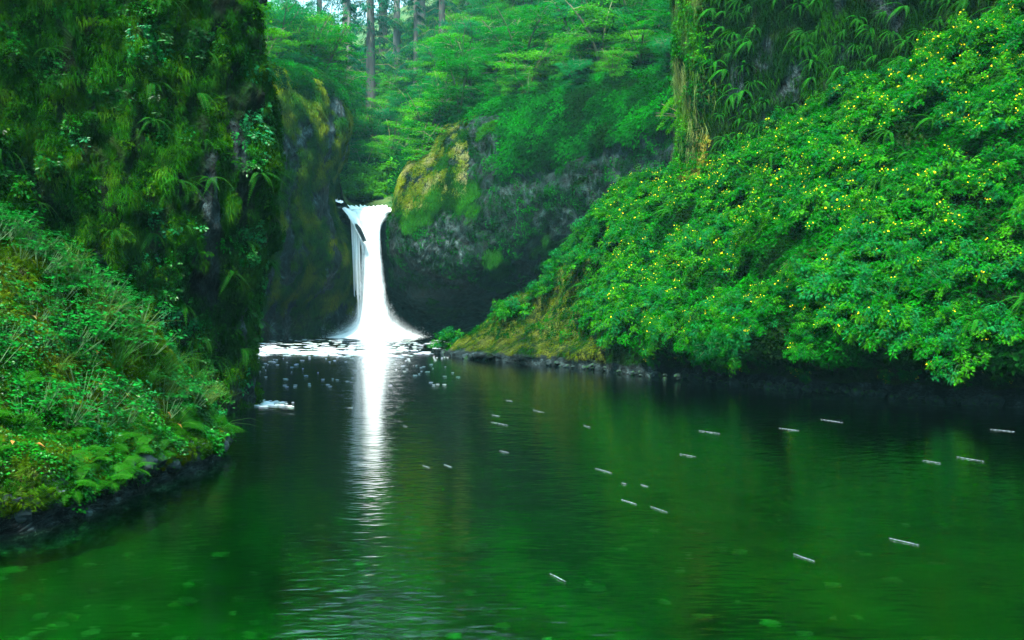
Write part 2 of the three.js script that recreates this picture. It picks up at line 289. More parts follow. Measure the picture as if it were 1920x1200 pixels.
// bowl behind and right of the falls
const lichenAt = at(815, 470, 56.5), basalt = (p) => { const nearL = ss(2.6, 0.8, p.distanceTo(lichenAt) + 2.2 * fbm(p.x * 0.7, p.y * 0.7, p.z * 0.7, 3)); const a = fbm(p.x * 1.7, p.y * 1.7, p.z * 1.7, 4), l = Math.max(0.45 * ss(0.08, 0.25, fbm(p.x * 0.5 + 2.5, p.y * 0.5, p.z * 0.5, 4)), nearL) * ss(-0.05, 0.15, fbm(p.x * 4, p.y * 4, p.z * 4, 3)); return mixc(mixc([0.012, 0.034, 0.03], [0.005, 0.013, 0.013], ss(-0.2, 0.25, a)), [0.075, 0.12, 0.12], l); };   // wet basalt with grey lichen
const bowl = (() => {
  const x = (px, d) => (px - 960) / F * d;
  const spec = [
    [620, 64, at(620, 560, 64), at(620, 450, 63), at(620, 393, 62.5), at(620, 385, 72)],
    [675, 63.5, at(680, 560, 63.5), at(682, 450, 61.6), at(682, 403, 61.0), at(682, 388, 71)],
    [712, 63, at(708, 560, 63), at(708, 450, 61.2), at(712, 403, 60.9), at(706, 388, 71)],
    [742, 62.5, at(736, 560, 62), at(730, 455, 59.4), at(742, 388, 59.6), at(728, 372, 67)],
    [780, 63.5, at(782, 588, 62.6), at(778, 505, 57.6), at(775, 322, 59.2), at(772, 308, 67)],
    [850, 64, at(852, 588, 62.6), at(850, 495, 56), at(848, 265, 58.2), at(862, 236, 66)],
    [950, 62.5, at(952, 575, 61), at(950, 470, 53.8), at(945, 228, 56.5), at(960, 190, 64)],
    [1050, 59, at(1052, 550, 58), at(1050, 425, 50.8), at(1050, 205, 53.5), at(1065, 150, 62)],
    [1150, 55, at(1152, 480, 54), at(1150, 390, 47.2), at(1150, 190, 50), at(1165, 120, 59)],
    [1260, 50, at(1262, 450, 49), at(1260, 320, 42.6), at(1260, 170, 46), at(1275, 90, 56)],
    [1400, 44, at(1400, 430, 44), at(1400, 300, 39), at(1400, 150, 42), at(1420, 60, 52)],
  ];
  const s = sheet(spec.map(([px, d, u, b, r, k]) => [V(x(px, d), -1.6, -d), V(x(px, d), 0.1, -d), u, b, r, k]), 360, 260,
    (p) => { const q = p.x * 0.35 + p.y * 0.55; const k = p.x < -7.3 && p.x > -10.6 && p.y > 5 ? 0.15 : 1; return k * (0.55 * ridge(p.x * 0.22 - p.y * 0.2, q * 0.5, p.z * 0.2, 3) + 0.35 * fbm(p.x * 0.6, p.y * 0.6, p.z * 0.6, 3) + 0.14 * ridge(p.x * 1.6, p.y * 1.6, p.z * 1.6, 3)) - 0.3; },
    (p) => mixc(mossTone(p, 0.6), basalt(p), ss(-0.3, -0.12, fbm(p.x * 0.28 + 11, p.y * 0.28, p.z * 0.28, 5))), 6);
  tag(mesh('falls_bowl', s.geo, M.rock), 'dark overhanging rock bowl curving round the pool beside and behind the waterfall', 'cliff', null, 'structure');
  return s;
})();

// wooded ravine behind the falls
const hill = (() => {
  const PX = [-300, 250, 480, 590, 622, 650, 700, 745, 850, 950, 1050, 1150, 1260, 1420, 1800, 2500];
  const rows = [
    [50, 55, [60, 100, 140, 160, 290, 392, 394, 392, 250, 212, 190, 170, 150, 120, 60, 20], [42, 44, 55, 60, 62, 60.8, 60.8, 60.8, 61, 60, 58, 54, 50, 46, 40, 36]],
    [66, 66, [-40, 70, 135, 160, 290, 372, 374, 350, 225, 160, 110, 70, 40, -10, -90, -200], [55, 58, 63, 67, 67.5, 67, 67, 67, 67, 66, 66, 65, 64, 62, 56, 50]],
    [80, 80, [-120, 30, 120, 150, 250, 325, 325, 300, 170, 90, 20, -40, -90, -160, -280, -400], [72, 74, 77, 80, 80, 80, 80, 80, 80, 80, 80, 80, 78, 76, 74, 70]],
    [105, 105, [-160, 0, 90, 110, 170, 205, 200, 180, 90, 10, -70, -140, -200, -280, -400, -500], [100, 102, 104, 105, 105, 105, 105, 105, 105, 105, 105, 105, 105, 105, 100, 95]],
    [150, 150, [-160, -10, 70, 80, 100, 110, 90, 70, 0, -70, -140, -200, -260, -320, -420, -500], [150, 150, 150, 150, 150, 150, 150, 150, 150, 150, 150, 150, 150, 150, 150, 150]],
    [260, 260, [-60, 20, 60, 60, 60, 60, 40, 20, -40, -90, -140, -180, -220, -260, -320, -380], [260, 260, 260, 260, 260, 260, 260, 260, 260, 260, 260, 260, 260, 260, 260, 260]],
  ];
  const cols = PX.map((px, k) => rows.map((r) => at(px, r[2][k], r[3][k])));
  const s = sheet(cols, 200, 160, (p) => 0.6 * fbm(p.x * 0.12, p.y * 0.12, p.z * 0.12, 3) + 0.2 * fbm(p.x * 0.6, p.y * 0.6, p.z * 0.6, 2), (p) => mixc([0.015, 0.05, 0.012], [0.04, 0.07, 0.02], ss(-0.2, 0.2, fbm(p.x * 0.3, p.y * 0.3, p.z * 0.3, 4))));
  tag(mesh('ravine_slope', s.geo, M.soil), 'steep wooded ravine slopes rising behind the waterfall', 'hillside', null, 'structure');
  return s;
})();

// ------------------------------------------------------------------ water
const bedY = (x, z) => { const d = -z; return -(0.25 + 0.55 * ss(2, 9, d) + 1.1 * ss(7, 16, d) + 1.2 * ss(14, 30, d)) - 0.25 * ss(-3, 3, x) * ss(3, 9, d) + 0.10 * fbm(x * 0.6, 0, z * 0.6, 3); };
{
  const nu = 160, nv = 160, b = new GB(); const row = [];
  for (let j = 0; j <= nv; j++) for (let i = 0; i <= nu; i++) {
    const t = i / nu * 2 - 1, x = t * (6 + 30 * Math.abs(t)), k = j / nv, z = 8 - 14 * k - 64 * k * k;
    const g = fbm(x * 2.2, 3, z * 2.2, 4); b.v(V(x, bedY(x, z) - 0.1, z), g > 0 ? mixc([0.008, 0.04, 0.005], [0.018, 0.065, 0.01], ss(0, 0.3, g)) : mixc([0.008, 0.04, 0.005], [0.004, 0.02, 0.003], ss(0, 0.3, -g)));
  }
  for (let j = 0; j < nv; j++) for (let i = 0; i < nu; i++) { const a = j * (nu + 1) + i, c = a + nu + 1; b.tri(a, a + 1, c); b.tri(a + 1, c + 1, c); }
  const bed = tag(mesh('pool_bed', b.geo(), M.soil), 'gravelly bed of the pool seen through the shallows', 'river bed', null, 'structure');
  // pebbles and cobbles lying on it
  reseed(11); const stones = [];
  for (let k = 0; k < 6; k++) { const g = new THREE.IcosahedronGeometry(1, 2), p = g.attributes.position, c = []; for (let i = 0; i < p.count; i++) { const q = V().fromBufferAttribute(p, i), f = 1 + 0.28 * fbm(q.x * 1.1 + k * 7, q.y * 1.1, q.z * 1.1, 2); p.setXYZ(i, q.x * f * 1.15, q.y * f * 0.55, q.z * f * 0.85); const t = fbm(q.x * 3 + k, q.y * 3, q.z * 3, 2); c.push(...mixc([[0.05, 0.07, 0.04], [0.09, 0.10, 0.065], [0.03, 0.045, 0.03], [0.07, 0.065, 0.03], [0.05, 0.065, 0.05], [0.12, 0.13, 0.10]][k], [0.06, 0.1, 0.04], ss(0, 0.4, t))); } g.setAttribute('color', new THREE.Float32BufferAttribute(c, 3)); g.computeVertexNormals(); stones.push(g); }
  let n = 0;
  for (let t = 0; t < 4000 && n < 290; t++) {
    const d = R(3.6, 9.5), x = R(-0.62, 0.5) * d; if (rnd() > (x < 0 ? 0.9 : 0.45) * (1.2 - d / 12)) continue;
    const m = mesh('pebble', pick(stones), M.soil, bed), sc = R(0.02, 0.065) * (rnd() < 0.15 ? 1.6 : 1); m.scale.setScalar(sc); m.position.set(x, bedY(x, -d) - 0.1 + sc * 0.25, -d); m.rotation.y = R(0, 6.3); n++;
  }
}
{ // the pool: one sheet, choppy near the falls, smooth towards us
  const n = 512, h = new Float32Array(n * n); reseed(5); const waves = [];
  for (let k = 0; k < 46; k++) { const kx = Math.round(R(-9, 9) * (1 + k / 30)), ky = Math.round(R(5, 40) * (1 + k / 40)) * (rnd() < 0.5 ? -1 : 1); waves.push([kx, ky, R(0, 6.28), 1 / Math.pow(Math.hypot(kx, ky), 0.9)]); }
  const S = new Float32Array(n); for (let i = 0; i < n; i++) S[i] = Math.sin(i / n * 6.283185307);
  for (const [kx, ky, ph, a] of waves) { const o = Math.round(ph / 6.2832 * n); for (let j = 0; j < n; j++) for (let i = 0; i < n; i++) h[j * n + i] += a * S[(((kx * i + ky * j + o) % n) + n) % n]; }
  let lo = 1e9, hi = -1e9; for (const x of h) { lo = Math.min(lo, x); hi = Math.max(hi, x); }
  const d = new Uint8Array(n * n * 4); for (let i = 0; i < n * n; i++) { const q = (h[i] - lo) / (hi - lo) * 255; d.set([q, q, q, 255], i * 4); }
  const t = new THREE.DataTexture(d, n, n); t.wrapS = t.wrapT = THREE.RepeatWrapping; t.magFilter = THREE.LinearFilter; t.needsUpdate = true;
  const mat = new THREE.MeshPhysicalMaterial({ color: 0xffffff, roughness: 0.09, transmission: 1, thickness: 1, ior: 1.33, attenuationColor: new THREE.Color().setRGB(0.02, 0.5, 0.05), attenuationDistance: 1.4, bumpMap: t, bumpScale: 0.0045 });
  const nu = 300, nv = 420, g = new THREE.BufferGeometry(), p = [], uv = [], idx = [];
  for (let j = 0; j <= nv; j++) for (let i = 0; i <= nu; i++) {
    const a = i / nu * 2 - 1, x = a * (26 + 12 * Math.abs(a)) - 4, z = 8 - 76 * (j / nv), dd = -z;
    const amp = 0.004 + 0.05 * ss(34, 46, dd) * ss(66, 52, dd) + 0.03 * ss(56, 60, dd);
    p.push(x, amp * 1.6 * fbm(x * 0.8, 7, z * 1.7, 3), z); uv.push(x / 3.1, z / 3.1);
  }
  for (let j = 0; j < nv; j++) for (let i = 0; i < nu; i++) { const a = j * (nu + 1) + i, c = a + nu + 1; idx.push(a, a + 1, c, a + 1, c + 1, c); }
  g.setAttribute('position', new THREE.Float32BufferAttribute(p, 3)); g.setAttribute('uv', new THREE.Float32BufferAttribute(uv, 2)); g.setIndex(idx); g.computeVertexNormals();
  tag(mesh('pool_water', g, mat), 'still green pool below the waterfall', 'water', null, 'structure');
}
// ------------------------------------------------------------------ waterfall
const one1 = [1, 1, 1];
{
  reseed(21);
  const fall = thing('waterfall'); tag(fall, 'white waterfall pouring through the rock notch into the pool', 'waterfall');
  fall.position.copy(onWater(700, 60));
  const X = (px) => (px - 700) / F * 60, Y = (py) => (632 - py) / F * 60;
  // rows of the falling column: height, left, right, how far forward
  const rows = [[388.5, 640, 738, -0.3], [396, 648, 733, 0.05], [405, 655, 722, 0.2], [415, 661, 714.5, 0.3], [433, 668, 711, 0.36], [448, 677, 711, 0.42], [465, 681.5, 711.5, 0.46], [500, 681.5, 714, 0.5], [540, 680, 718, 0.54], [580, 677, 721, 0.58], [606, 674, 725, 0.65], [618, 664, 738, 0.8], [626, 644, 758, 1.0], [632.5, 616, 788, 1.3]];
  const b = new GB(), nu = 64, nv = 120, ids = [];
  const lerpRow = (t) => { const s = t * (rows.length - 1), i = Math.min(rows.length - 2, Math.floor(s)), f = s - i, e = f * f * (3 - 2 * f) * 0.35 + f * 0.65; return rows[i].map((x, k) => x + (rows[i + 1][k] - x) * e); };
  for (let j = 0; j <= nv; j++) { const [py, l, r, f] = lerpRow(j / nv), cx = (X(l) + X(r)) / 2, hw = (X(r) - X(l)) / 2;
    for (let i = 0; i <= nu; i++) { const a = i / nu * Math.PI * 2, st = 0.05 * fbm(Math.cos(a) * 9, Math.sin(a) * 9, py * 0.006, 3) * Math.min(1, hw), k = hw * 0.97 + st; ids.push(b.v(V(cx - Math.cos(a) * k, Math.max(-0.05, Y(py) + 0.05 * fbm(a * 4, py * 0.05, 1, 2)), f - 0.5 + Math.sin(a) * (Math.min(hw, 0.9) * 0.55 + st) + (py > 600 ? Math.sin(a) * hw * 0.4 : 0)), [1, 1, 1])); } }
  for (let j = 0; j < nv; j++) for (let i = 0; i < nu; i++) { const a = j * (nu + 1) + i, c = a + nu + 1; b.tri(a, c, a + 1); b.tri(a + 1, c, c + 1); }
  mesh('falling_column', b.geo(), M.white, fall);
  // thin side streams running down the rock on the left of the column
  for (let k = 0; k < 9; k++) {
    const g = new GB(), x0 = 656 + k * 1.9, x1 = 667 + k * 1.5, end = R(520, 600), pts = [];
    for (let q = 0; q <= 14; q++) { const t = q / 14, py = 396 + k + (end - 396) * t; pts.push(V(X(x0 + (x1 - x0) * Math.pow(t, 0.5) * 1 + 0.6 * fbm(t * 3, k, 0, 2)), Y(py), 0.1 + 0.5 * Math.sqrt(t))); }
    g.tube(pts, 0.032, 0.008, 5, [1, 1, 1]); mesh('side_stream', g.geo(), M.white, fall);
  }
  // water sliding over the sill in white streaks
  const o0 = fall.position;
  for (let k = 1; k < 11; k++) {
    const g = new GB(), l = 641 + k * 8.6, far0 = R(62.3, 65.3), wd = R(0.16, 0.34); let pa;
    for (let q = 0; q <= 10; q++) {
      const t = q / 10, d = far0 + (60.15 - far0) * t, px = l + (692 - l) * t * 0.3, py = 391 - 0.75 * (d - 60.4) / 0.7 - 1.6 + 4.5 * Math.pow(t, 5), w2 = wd * (0.12 + 0.88 * t);
      const P = (dx, up) => { const w = at(px, py, d); return w.sub(o0).add(V(dx, up + 0.03 * fbm(k * 3 + dx * 2, q * 0.4, 0, 2), 0)); };
      const a = g.v(P(-w2, 0), one1), m = g.v(P(0, 0.06), one1), c = g.v(P(w2, 0), one1);
      if (q) { g.tri(pa[0], pa[1], a); g.tri(pa[1], m, a); g.tri(pa[1], pa[2], m); g.tri(pa[2], c, m); } pa = [a, m, c];
    }
    mesh('sill_stream', g.geo(), M.white, fall);
  }
  // white chutes running off the left end of the sill
  for (let k = 1; k < 6; k++) {
    const g = new GB(), ctl = [[631 + 5 * k, 383.5 + 1.6 * k, 60.6], [641 + 4.5 * k, 388 + 2.2 * k, 60.0], [652 + 3.5 * k, 400 + 2.4 * k, 59.5], [663 + 2.4 * k, 416 + 2.4 * k, 59.3], [680 + 1.2 * k, 446 + 2 * k, 59.3]], wd = R(0.09, 0.15); let pa;
    ctl.shift(); ctl.forEach(([px, py, d], q) => { const P = (dx, up) => at(px, py, d).sub(o0).add(V(dx, up, 0)), a = g.v(P(-wd, -0.03), one1), m = g.v(P(0, 0.05), one1), c = g.v(P(wd, 0.03), one1); if (q) { g.tri(pa[0], pa[1], a); g.tri(pa[1], m, a); g.tri(pa[1], pa[2], m); g.tri(pa[2], c, m); } pa = [a, m, c]; });
    mesh('chute', g.geo(), M.white, fall);
  }
  // stream above the sill
  const st = new GB(); for (let j = 0; j <= 20; j++) for (let i = 0; i <= 12; i++) { const d = 60.4 + j * 0.7; const p = at(628 + i * 8 - j * 0.6, 391 - j * 0.75, d); st.v(V(p.x, p.y + 0.05 * fbm(p.x * 2, 0, p.z, 2), p.z), [1, 1, 1]); }
  for (let j = 0; j < 20; j++) for (let i = 0; i < 12; i++) { const a = j * 13 + i, c = a + 13; st.tri(a, a + 1, c); st.tri(a + 1, c + 1, c); }
  tag(mesh('stream_water', st.geo(), new THREE.MeshStandardMaterial({ color: new THREE.Color().setRGB(0.03, 0.07, 0.08), roughness: 0.12 })), 'dark stream sliding towards the brink of the waterfall', 'water', null, 'structure');
  // spray: drifting drops, thick by the column and over the plunge
  const drop = new THREE.OctahedronGeometry(1, 0), items = [], o = fall.position, q0 = new THREE.Quaternion();
  const gauss = () => (rnd() + rnd() + rnd() + rnd() - 2) * 0.9;
  for (let k = 0; k < 60000; k++) { const t = Math.pow(rnd(), 0.75), [py, l, r, f] = lerpRow(0.12 + t * 0.75), side = rnd() < 0.5 ? -1 : 1, e = side < 0 ? X(l) : X(r), sp = (0.03 + 0.16 * t * t) * Math.abs(gauss()) * 1.9; items.push({ p: V(o.x + e + side * (sp - 0.05), Y(py) + R(-0.2, 0.2), o.z + f - 0.4 + R(-0.4, 0.4)), q: q0, s: R(0.003, 0.008), c: [1, 1, 1] }); }
  for (let k = 0; k < 110000; k++) { const x = gauss() * 2.1, hgt = -Math.log(1 - rnd() * 0.995) * (0.12 + 0.5 * Math.exp(-x * x / 1.8)); items.push({ p: V(o.x + 0.1 + x, Math.max(0.01, hgt), o.z + 0.6 + gauss() * 1.1), q: q0, s: R(0.003, 0.008), c: [1, 1, 1] }); }
  scatter('spray', drop, M.droplet, items, 'fine white spray drifting round the foot of the waterfall', 'spray');
  // churned foam lying on the water in bands before the falls
  const fl = new THREE.SphereGeometry(1, 7, 4), foam = [];
  const band = (n, f) => { for (let k = 0; k < n; k++) { const it = f(); if (it) foam.push(it); } };
  const put = (px, py, l, w) => { const d = EYE * F / (py - 580); foam.push({ p: V((px - 960) / F * d, 0.012, -d), q: new THREE.Quaternion().setFromAxisAngle(V(0, 1, 0), R(-0.25, 0.1)), s: V(l, 0.008, w), c: [1, 1, 1].map((x) => x * R(0.8, 1)) }); };
  for (let k = 0; k < 2600; k++) { const px = R(430, 860), py = 660 + gauss() * 7 + (px - 650) * 0.008; if (rnd() < 0.34 + 1.9 * fbm(px * 0.012, py * 0.2, 3, 3) - 0.3 * ss(700, 860, px)) put(px, py, R(0.05, 0.22), R(0.02, 0.07)); }
  for (let k = 0; k < 900; k++) { const px = R(470, 850), py = R(636, 656); if (rnd() < 0.25 + 0.9 * fbm(px * 0.03, py * 0.2, 8, 3)) put(px, py, R(0.05, 0.25), R(0.02, 0.08)); }
  for (let k = 0; k < 260; k++) { const px = R(470, 860), py = 668 + Math.pow(rnd(), 1.6) * 60; if (rnd() < 0.4 + 1.2 * fbm(px * 0.02, py * 0.08, 4, 2)) put(px, py, R(0.02, 0.07), R(0.005, 0.011)); }
  for (let k = 0; k < 190; k++) { const px = 462 + Math.abs(gauss()) * 60, py = 757 + gauss() * 5; put(px, py, R(0.02, 0.08), R(0.006, 0.02)); }
  scatter('foam', fl, M.foam, foam, 'streaks of white foam spread over the rippled water before the waterfall', 'foam');
  // single flecks of foam adrift on the dark water
  const fg = []; for (let v = 0; v < 6; v++) { const parts = []; const m = 5 + v % 3; for (let q = 0; q < m; q++) { const g = new THREE.SphereGeometry(1, 8, 4), t = (q + 0.5) / m * 2 - 1, p = g.attributes.position; const l = R(0.06, 0.15) * (1.1 - 0.5 * Math.abs(t)), w = R(0.35, 1) * (1 - 0.6 * Math.abs(t)); for (let i = 0; i < p.count; i++) p.setXYZ(i, t + p.getX(i) * l, p.getY(i), 1.3 * Math.sin(t * 4 + v * 2) * 0.6 + R(-0.04, 0.04) + p.getZ(i) * w); parts.push(g); } { const g = new THREE.SphereGeometry(1, 16, 4), p = g.attributes.position; for (let i = 0; i < p.count; i++) { const t = p.getX(i); p.setXYZ(i, t, p.getY(i) * 0.6, 1.3 * Math.sin(t * 4 + v * 2) * 0.6 + p.getZ(i) * 0.3); } parts.push(g); } const g = mergeGeometries(parts); g.computeVertexNormals(); fg.push(g); }
  const flecks = [[945, 848, 22], [798, 876, 20], [840, 875, 24], [678, 872, 26], [657, 765, 16], [1132, 884, 44], [1170, 908, 10], [1208, 912, 18], [1180, 943, 32], [1236, 957, 50], [1010, 772, 34], [930, 780, 22], [936, 795, 46], [1508, 1048, 80], [1697, 1018, 72], [1782, 1132, 64], [1046, 1086, 60], [1322, 932, 30], [1270, 842, 34], [1326, 806, 38], [1330, 811, 36], [1424, 829, 40], [1414, 748, 44], [1436, 768, 34], [1560, 790, 40], [1570, 936, 34], [1560, 945, 44], [1512, 891, 46], [1748, 867, 26], [1738, 826, 40], [1790, 839, 36], [1630, 938, 30], [1880, 808, 30], [850, 786, 14], [880, 745, 14], [800, 741, 12], [955, 752, 20], [1080, 752, 22], [1230, 768, 30], [1240, 740, 24], [1290, 855, 30], [1380, 950, 30], [1450, 910, 36], [1700, 905, 34], [1820, 862, 40], [1650, 802, 34], [1720, 790, 30], [1850, 786, 34], [1480, 806, 30], [520, 742, 10], [560, 735, 12], [600, 738, 12], [640, 742, 10], [540, 715, 9], [590, 722, 9], [1700, 780, 30], [1100, 800, 20], [980, 820, 22], [870, 830, 18], [1030, 870, 34], [760, 800, 14], [735, 905, 14]].filter((f, k) => k < 15 || k % 4 === 0);
  flecks.forEach(([px, py, len], k) => {
    const d = EYE * F / (py - 580), m = mesh('foam_fleck', fg[k % 6], M.film), hl = Math.min(len, 40) * 0.42 / F * d; m.position.set((px - 960) / F * d, 0.006, -d); m.scale.set(hl * (px > 700 ? 2 : 1), 0.004, Math.min(hl * 0.1, R(0.002, 0.004))); m.rotation.y = px > 700 ? -R(0.95, 1.2) : R(-0.2, 0.1); 
    tag(m, 'small white fleck of foam adrift on the green pool', 'foam', 'flecks of foam adrift on the pool');
  });
}

// ------------------------------------------------------------------ plant builders
function shrubGeo(v, o) {                          // stems, foliage and flowers of one shrub
  reseed(100 + v * 13 + o.seed); const st = new GB(), fo = new GB(), fl = new GB();
  for (let k = 0; k < o.stems; k++) {
    const az = R(0, 6.283), out = Math.pow(rnd(), 0.7), L = o.h * R(0.6, 1.05), pts = [], n = 7, dx = Math.cos(az), dz = Math.sin(az);
    for (let q = 0; q <= n; q++) { const t = q / n; pts.push(V(dx * (0.12 * o.r * out + o.r * out * t * R(0.9, 1.1)), L * (t * (1 - 0.25 * out) - o.droop * out * t * t), dz * (0.12 * o.r * out + o.r * out * t * R(0.9, 1.1)))); }
    st.tube(pts, 0.008, 0.003, 4, [0.03, 0.09, 0.02]);
    const leaves = o.leaves, tone = o.tone();
    for (let q = 0; q < leaves; q++) {
      const t = 0.12 + 0.88 * Math.sqrt((q + rnd()) / leaves), s = Math.min(n - 1, Math.floor(t * n)), p = pts[s].clone().lerp(pts[s + 1], t * n - s);
      const tw = R(0, 0.13) * (1.15 - t * 0.5), a2 = R(0, 6.283), base = p.add(V(Math.cos(a2) * tw, R(-0.05, 0.06), Math.sin(a2) * tw));
      const dir = V(Math.cos(a2) * 0.8 + dx * 0.35, R(-0.55, 0.35), Math.sin(a2) * 0.8 + dz * 0.35).normalize(), nr = V(R(-0.4, 0.4), 1, R(-0.4, 0.4)).normalize();
      const l = o.leaf * R(0.6, 1.25); fo.leaf(base, dir, nr, l, l * R(0.42, 0.6), vary(tone, 0.28), R(0.1, 0.35));
    }
    if (o.flowers && rnd() < o.flowers) for (let q = 0; q < 1 + rnd() * 4; q++) {
      const p = pts[n].clone().lerp(pts[n - 1], rnd()).add(V(R(-0.08, 0.08), R(0.02, 0.11), R(-0.08, 0.08))), f = V(R(-0.6, 0.6), R(0.2, 1), R(-0.6, 0.6)).normalize(), u = V(1, 0.1, 0).cross(f).normalize(), w = f.clone().cross(u), r = R(0.010, 0.017), col = vary(C.yellow, 0.15);
      for (let z = 0; z < 5; z++) { const a = z * 1.2566 + R(0, 0.3), dd = u.clone().multiplyScalar(Math.cos(a)).addScaledVector(w, Math.sin(a)); fl.leaf2(p, dd, f, r * 1.25, r * 1.2, col); }
      fl.leaf2(p, f, u, r * 0.9, r * 0.7, vary([0.55, 0.3, 0.01], 0.1));
    }
  }
  return { stems: st.geo(), foliage: fo.geo(), flowers: fl.p.length ? fl.geo() : null };
}
function makeShrub(name, g, mat) {
  const t = new THREE.Group(); t.name = name; mesh('stems', g.stems, M.bark, t); mesh('foliage', g.foliage, mat, t); if (g.flowers) mesh('blossoms', g.flowers, M.petal, t); return t;
}
function frondGeo(len, pairs, pw, col, o = {}) {   // one frond growing along +z, arching over
  const g = new GB(), n = 8, pts = []; const bend = o.bend ?? 0.9;
  for (let q = 0; q <= n; q++) { const t = q / n; pts.push(V(0, len * ((o.rise ?? 0.55) * t - bend * t * t), len * t * (1 - 0.12 * t))); }
  g.tube(pts, 0.004 * (o.thick || 1), 0.0015, 3, [0.05, 0.12, 0.02]);
  for (let q = 0; q < pairs; q++) {
    const t = (o.from ?? 0.12) + (1 - (o.from ?? 0.12)) * (q + 0.5) / pairs, s = Math.min(n - 1, Math.floor(t * n)), p = pts[s].clone().lerp(pts[s + 1], t * n - s), along = pts[s + 1].clone().sub(pts[s]).normalize();
    const w = pw * Math.pow(Math.sin(Math.PI * Math.min(1, 0.16 + 0.84 * (o.tri ? 0.45 + 0.55 * t : t))), 0.7) * (o.tri ? 1.15 : 1);
    for (const sd of [-1, 1]) {
      const dir = V(sd, -0.18 + R(-0.1, 0.1), 0).addScaledVector(along, 0.38).normalize(), nr = V(0, 1, 0).addScaledVector(along, -along.y).normalize(), c = vary(col, 0.22);
      if (!o.fine) { g.leaf2(p, dir, nr, w, Math.min(len / pairs * 0.62, 0.02), c); continue; }
      const m = 7; for (let z = 0; z < m; z++) { const tt = (z + 0.4) / m, pp = p.clone().addScaledVector(dir, w * tt).addScaledVector(nr, -w * 0.15 * tt * tt), pl = w * 0.30 * (1.08 - tt); for (const s2 of [-1, 1]) g.leaf2(pp, V().copy(along).multiplyScalar(s2).addScaledVector(dir, 0.5).normalize(), nr, pl, w / m * 0.95, c); }
      g.leaf2(p.clone().addScaledVector(dir, w * 0.85), dir, nr, w * 0.2, w / m, c);
    }
  }
  return g.geo();
}
function makeFern(name, fronds, n, o, mat) {       // fronds fan out from the crown (+y away from the ground)
  const t = new THREE.Group(); t.name = name;
  for (let k = 0; k < n; k++) { const m = mesh('frond', pick(fronds), mat, t); m.rotation.set(-R(o.lift[0], o.lift[1]), (o.fan ? R(-o.fan, o.fan) : (k + R(-0.3, 0.3)) / n * 6.283), R(-0.3, 0.3), 'YXZ'); const s = R(0.7, 1.15); m.scale.set(s, s, s); }
  return t;
}
function put(src, p, q, s, label, category, group) {
  const o = src.clone(); o.name = numbered(src.name); scene.add(o); o.position.copy(p); o.quaternion.copy(q); o.scale.setScalar(s); o.userData = {}; return tag(o, label, category, group);
}

// cover plants for instancing
function tuftGeo(n, len, w, col, hang, sd) {       // blades leaving a wall (+z out) and hanging
  reseed(sd); const g = new GB();
  for (let k = 0; k < n; k++) { const x = R(-1, 1) * len * 0.5, y = R(-0.5, 0.5) * len, out = len * R(0.12, 0.4), dn = len * R(0.4, 1.1) * hang, sx = R(-0.25, 0.25) * len; const p0 = V(x, y, -0.01), p1 = V(x + sx * 0.4, y - dn * 0.15 + (1 - hang) * len * 0.2, out), p2 = V(x + sx, y - dn, out * 0.7 + (1 - hang) * len * 0.3); g.blade([p0, p1, p2], w * R(0.7, 1.3), V(1, 0, R(-0.5, 0.5)).normalize(), vary(col, 0.3)); }
  return g.geo();
}
function clumpGeo(n, r, leaf, col, flat, sd) {     // little leaves over a cushion, +z out of the ground
  reseed(sd); const g = new GB();
  for (let k = 0; k < n; k++) { const a = R(0, 6.283), e = Math.sqrt(rnd()) * r, z = r * flat * (1 - (e / r) ** 2) * R(0.4, 1); const dir = V(Math.cos(a) * 0.8, Math.sin(a) * 0.8 - 0.3, R(-0.1, 0.6)).normalize(), nr = V(R(-0.5, 0.5), R(0.1, 0.9), 1).normalize(), l = leaf * R(0.6, 1.3); g.leaf2(V(Math.cos(a) * e, Math.sin(a) * e, z), dir, nr, l, l * 0.6, vary(col, 0.3)); }
  return g.geo();
}
const one = [1, 1, 1];
const hangTuft = tuftGeo(20, 0.17, 0.018, one, 0.9, 41), spikyTuft = tuftGeo(18, 0.11, 0.014, one, 0.45, 43), leafClump = clumpGeo(34, 0.16, 0.055, one, 0.7, 45), bigClump = clumpGeo(90, 0.6, 0.16, one, 0.8, 47), fineClump = clumpGeo(46, 0.12, 0.03, one, 0.6, 49), strandTuft = tuftGeo(14, 0.5, 0.012, one, 1, 51);

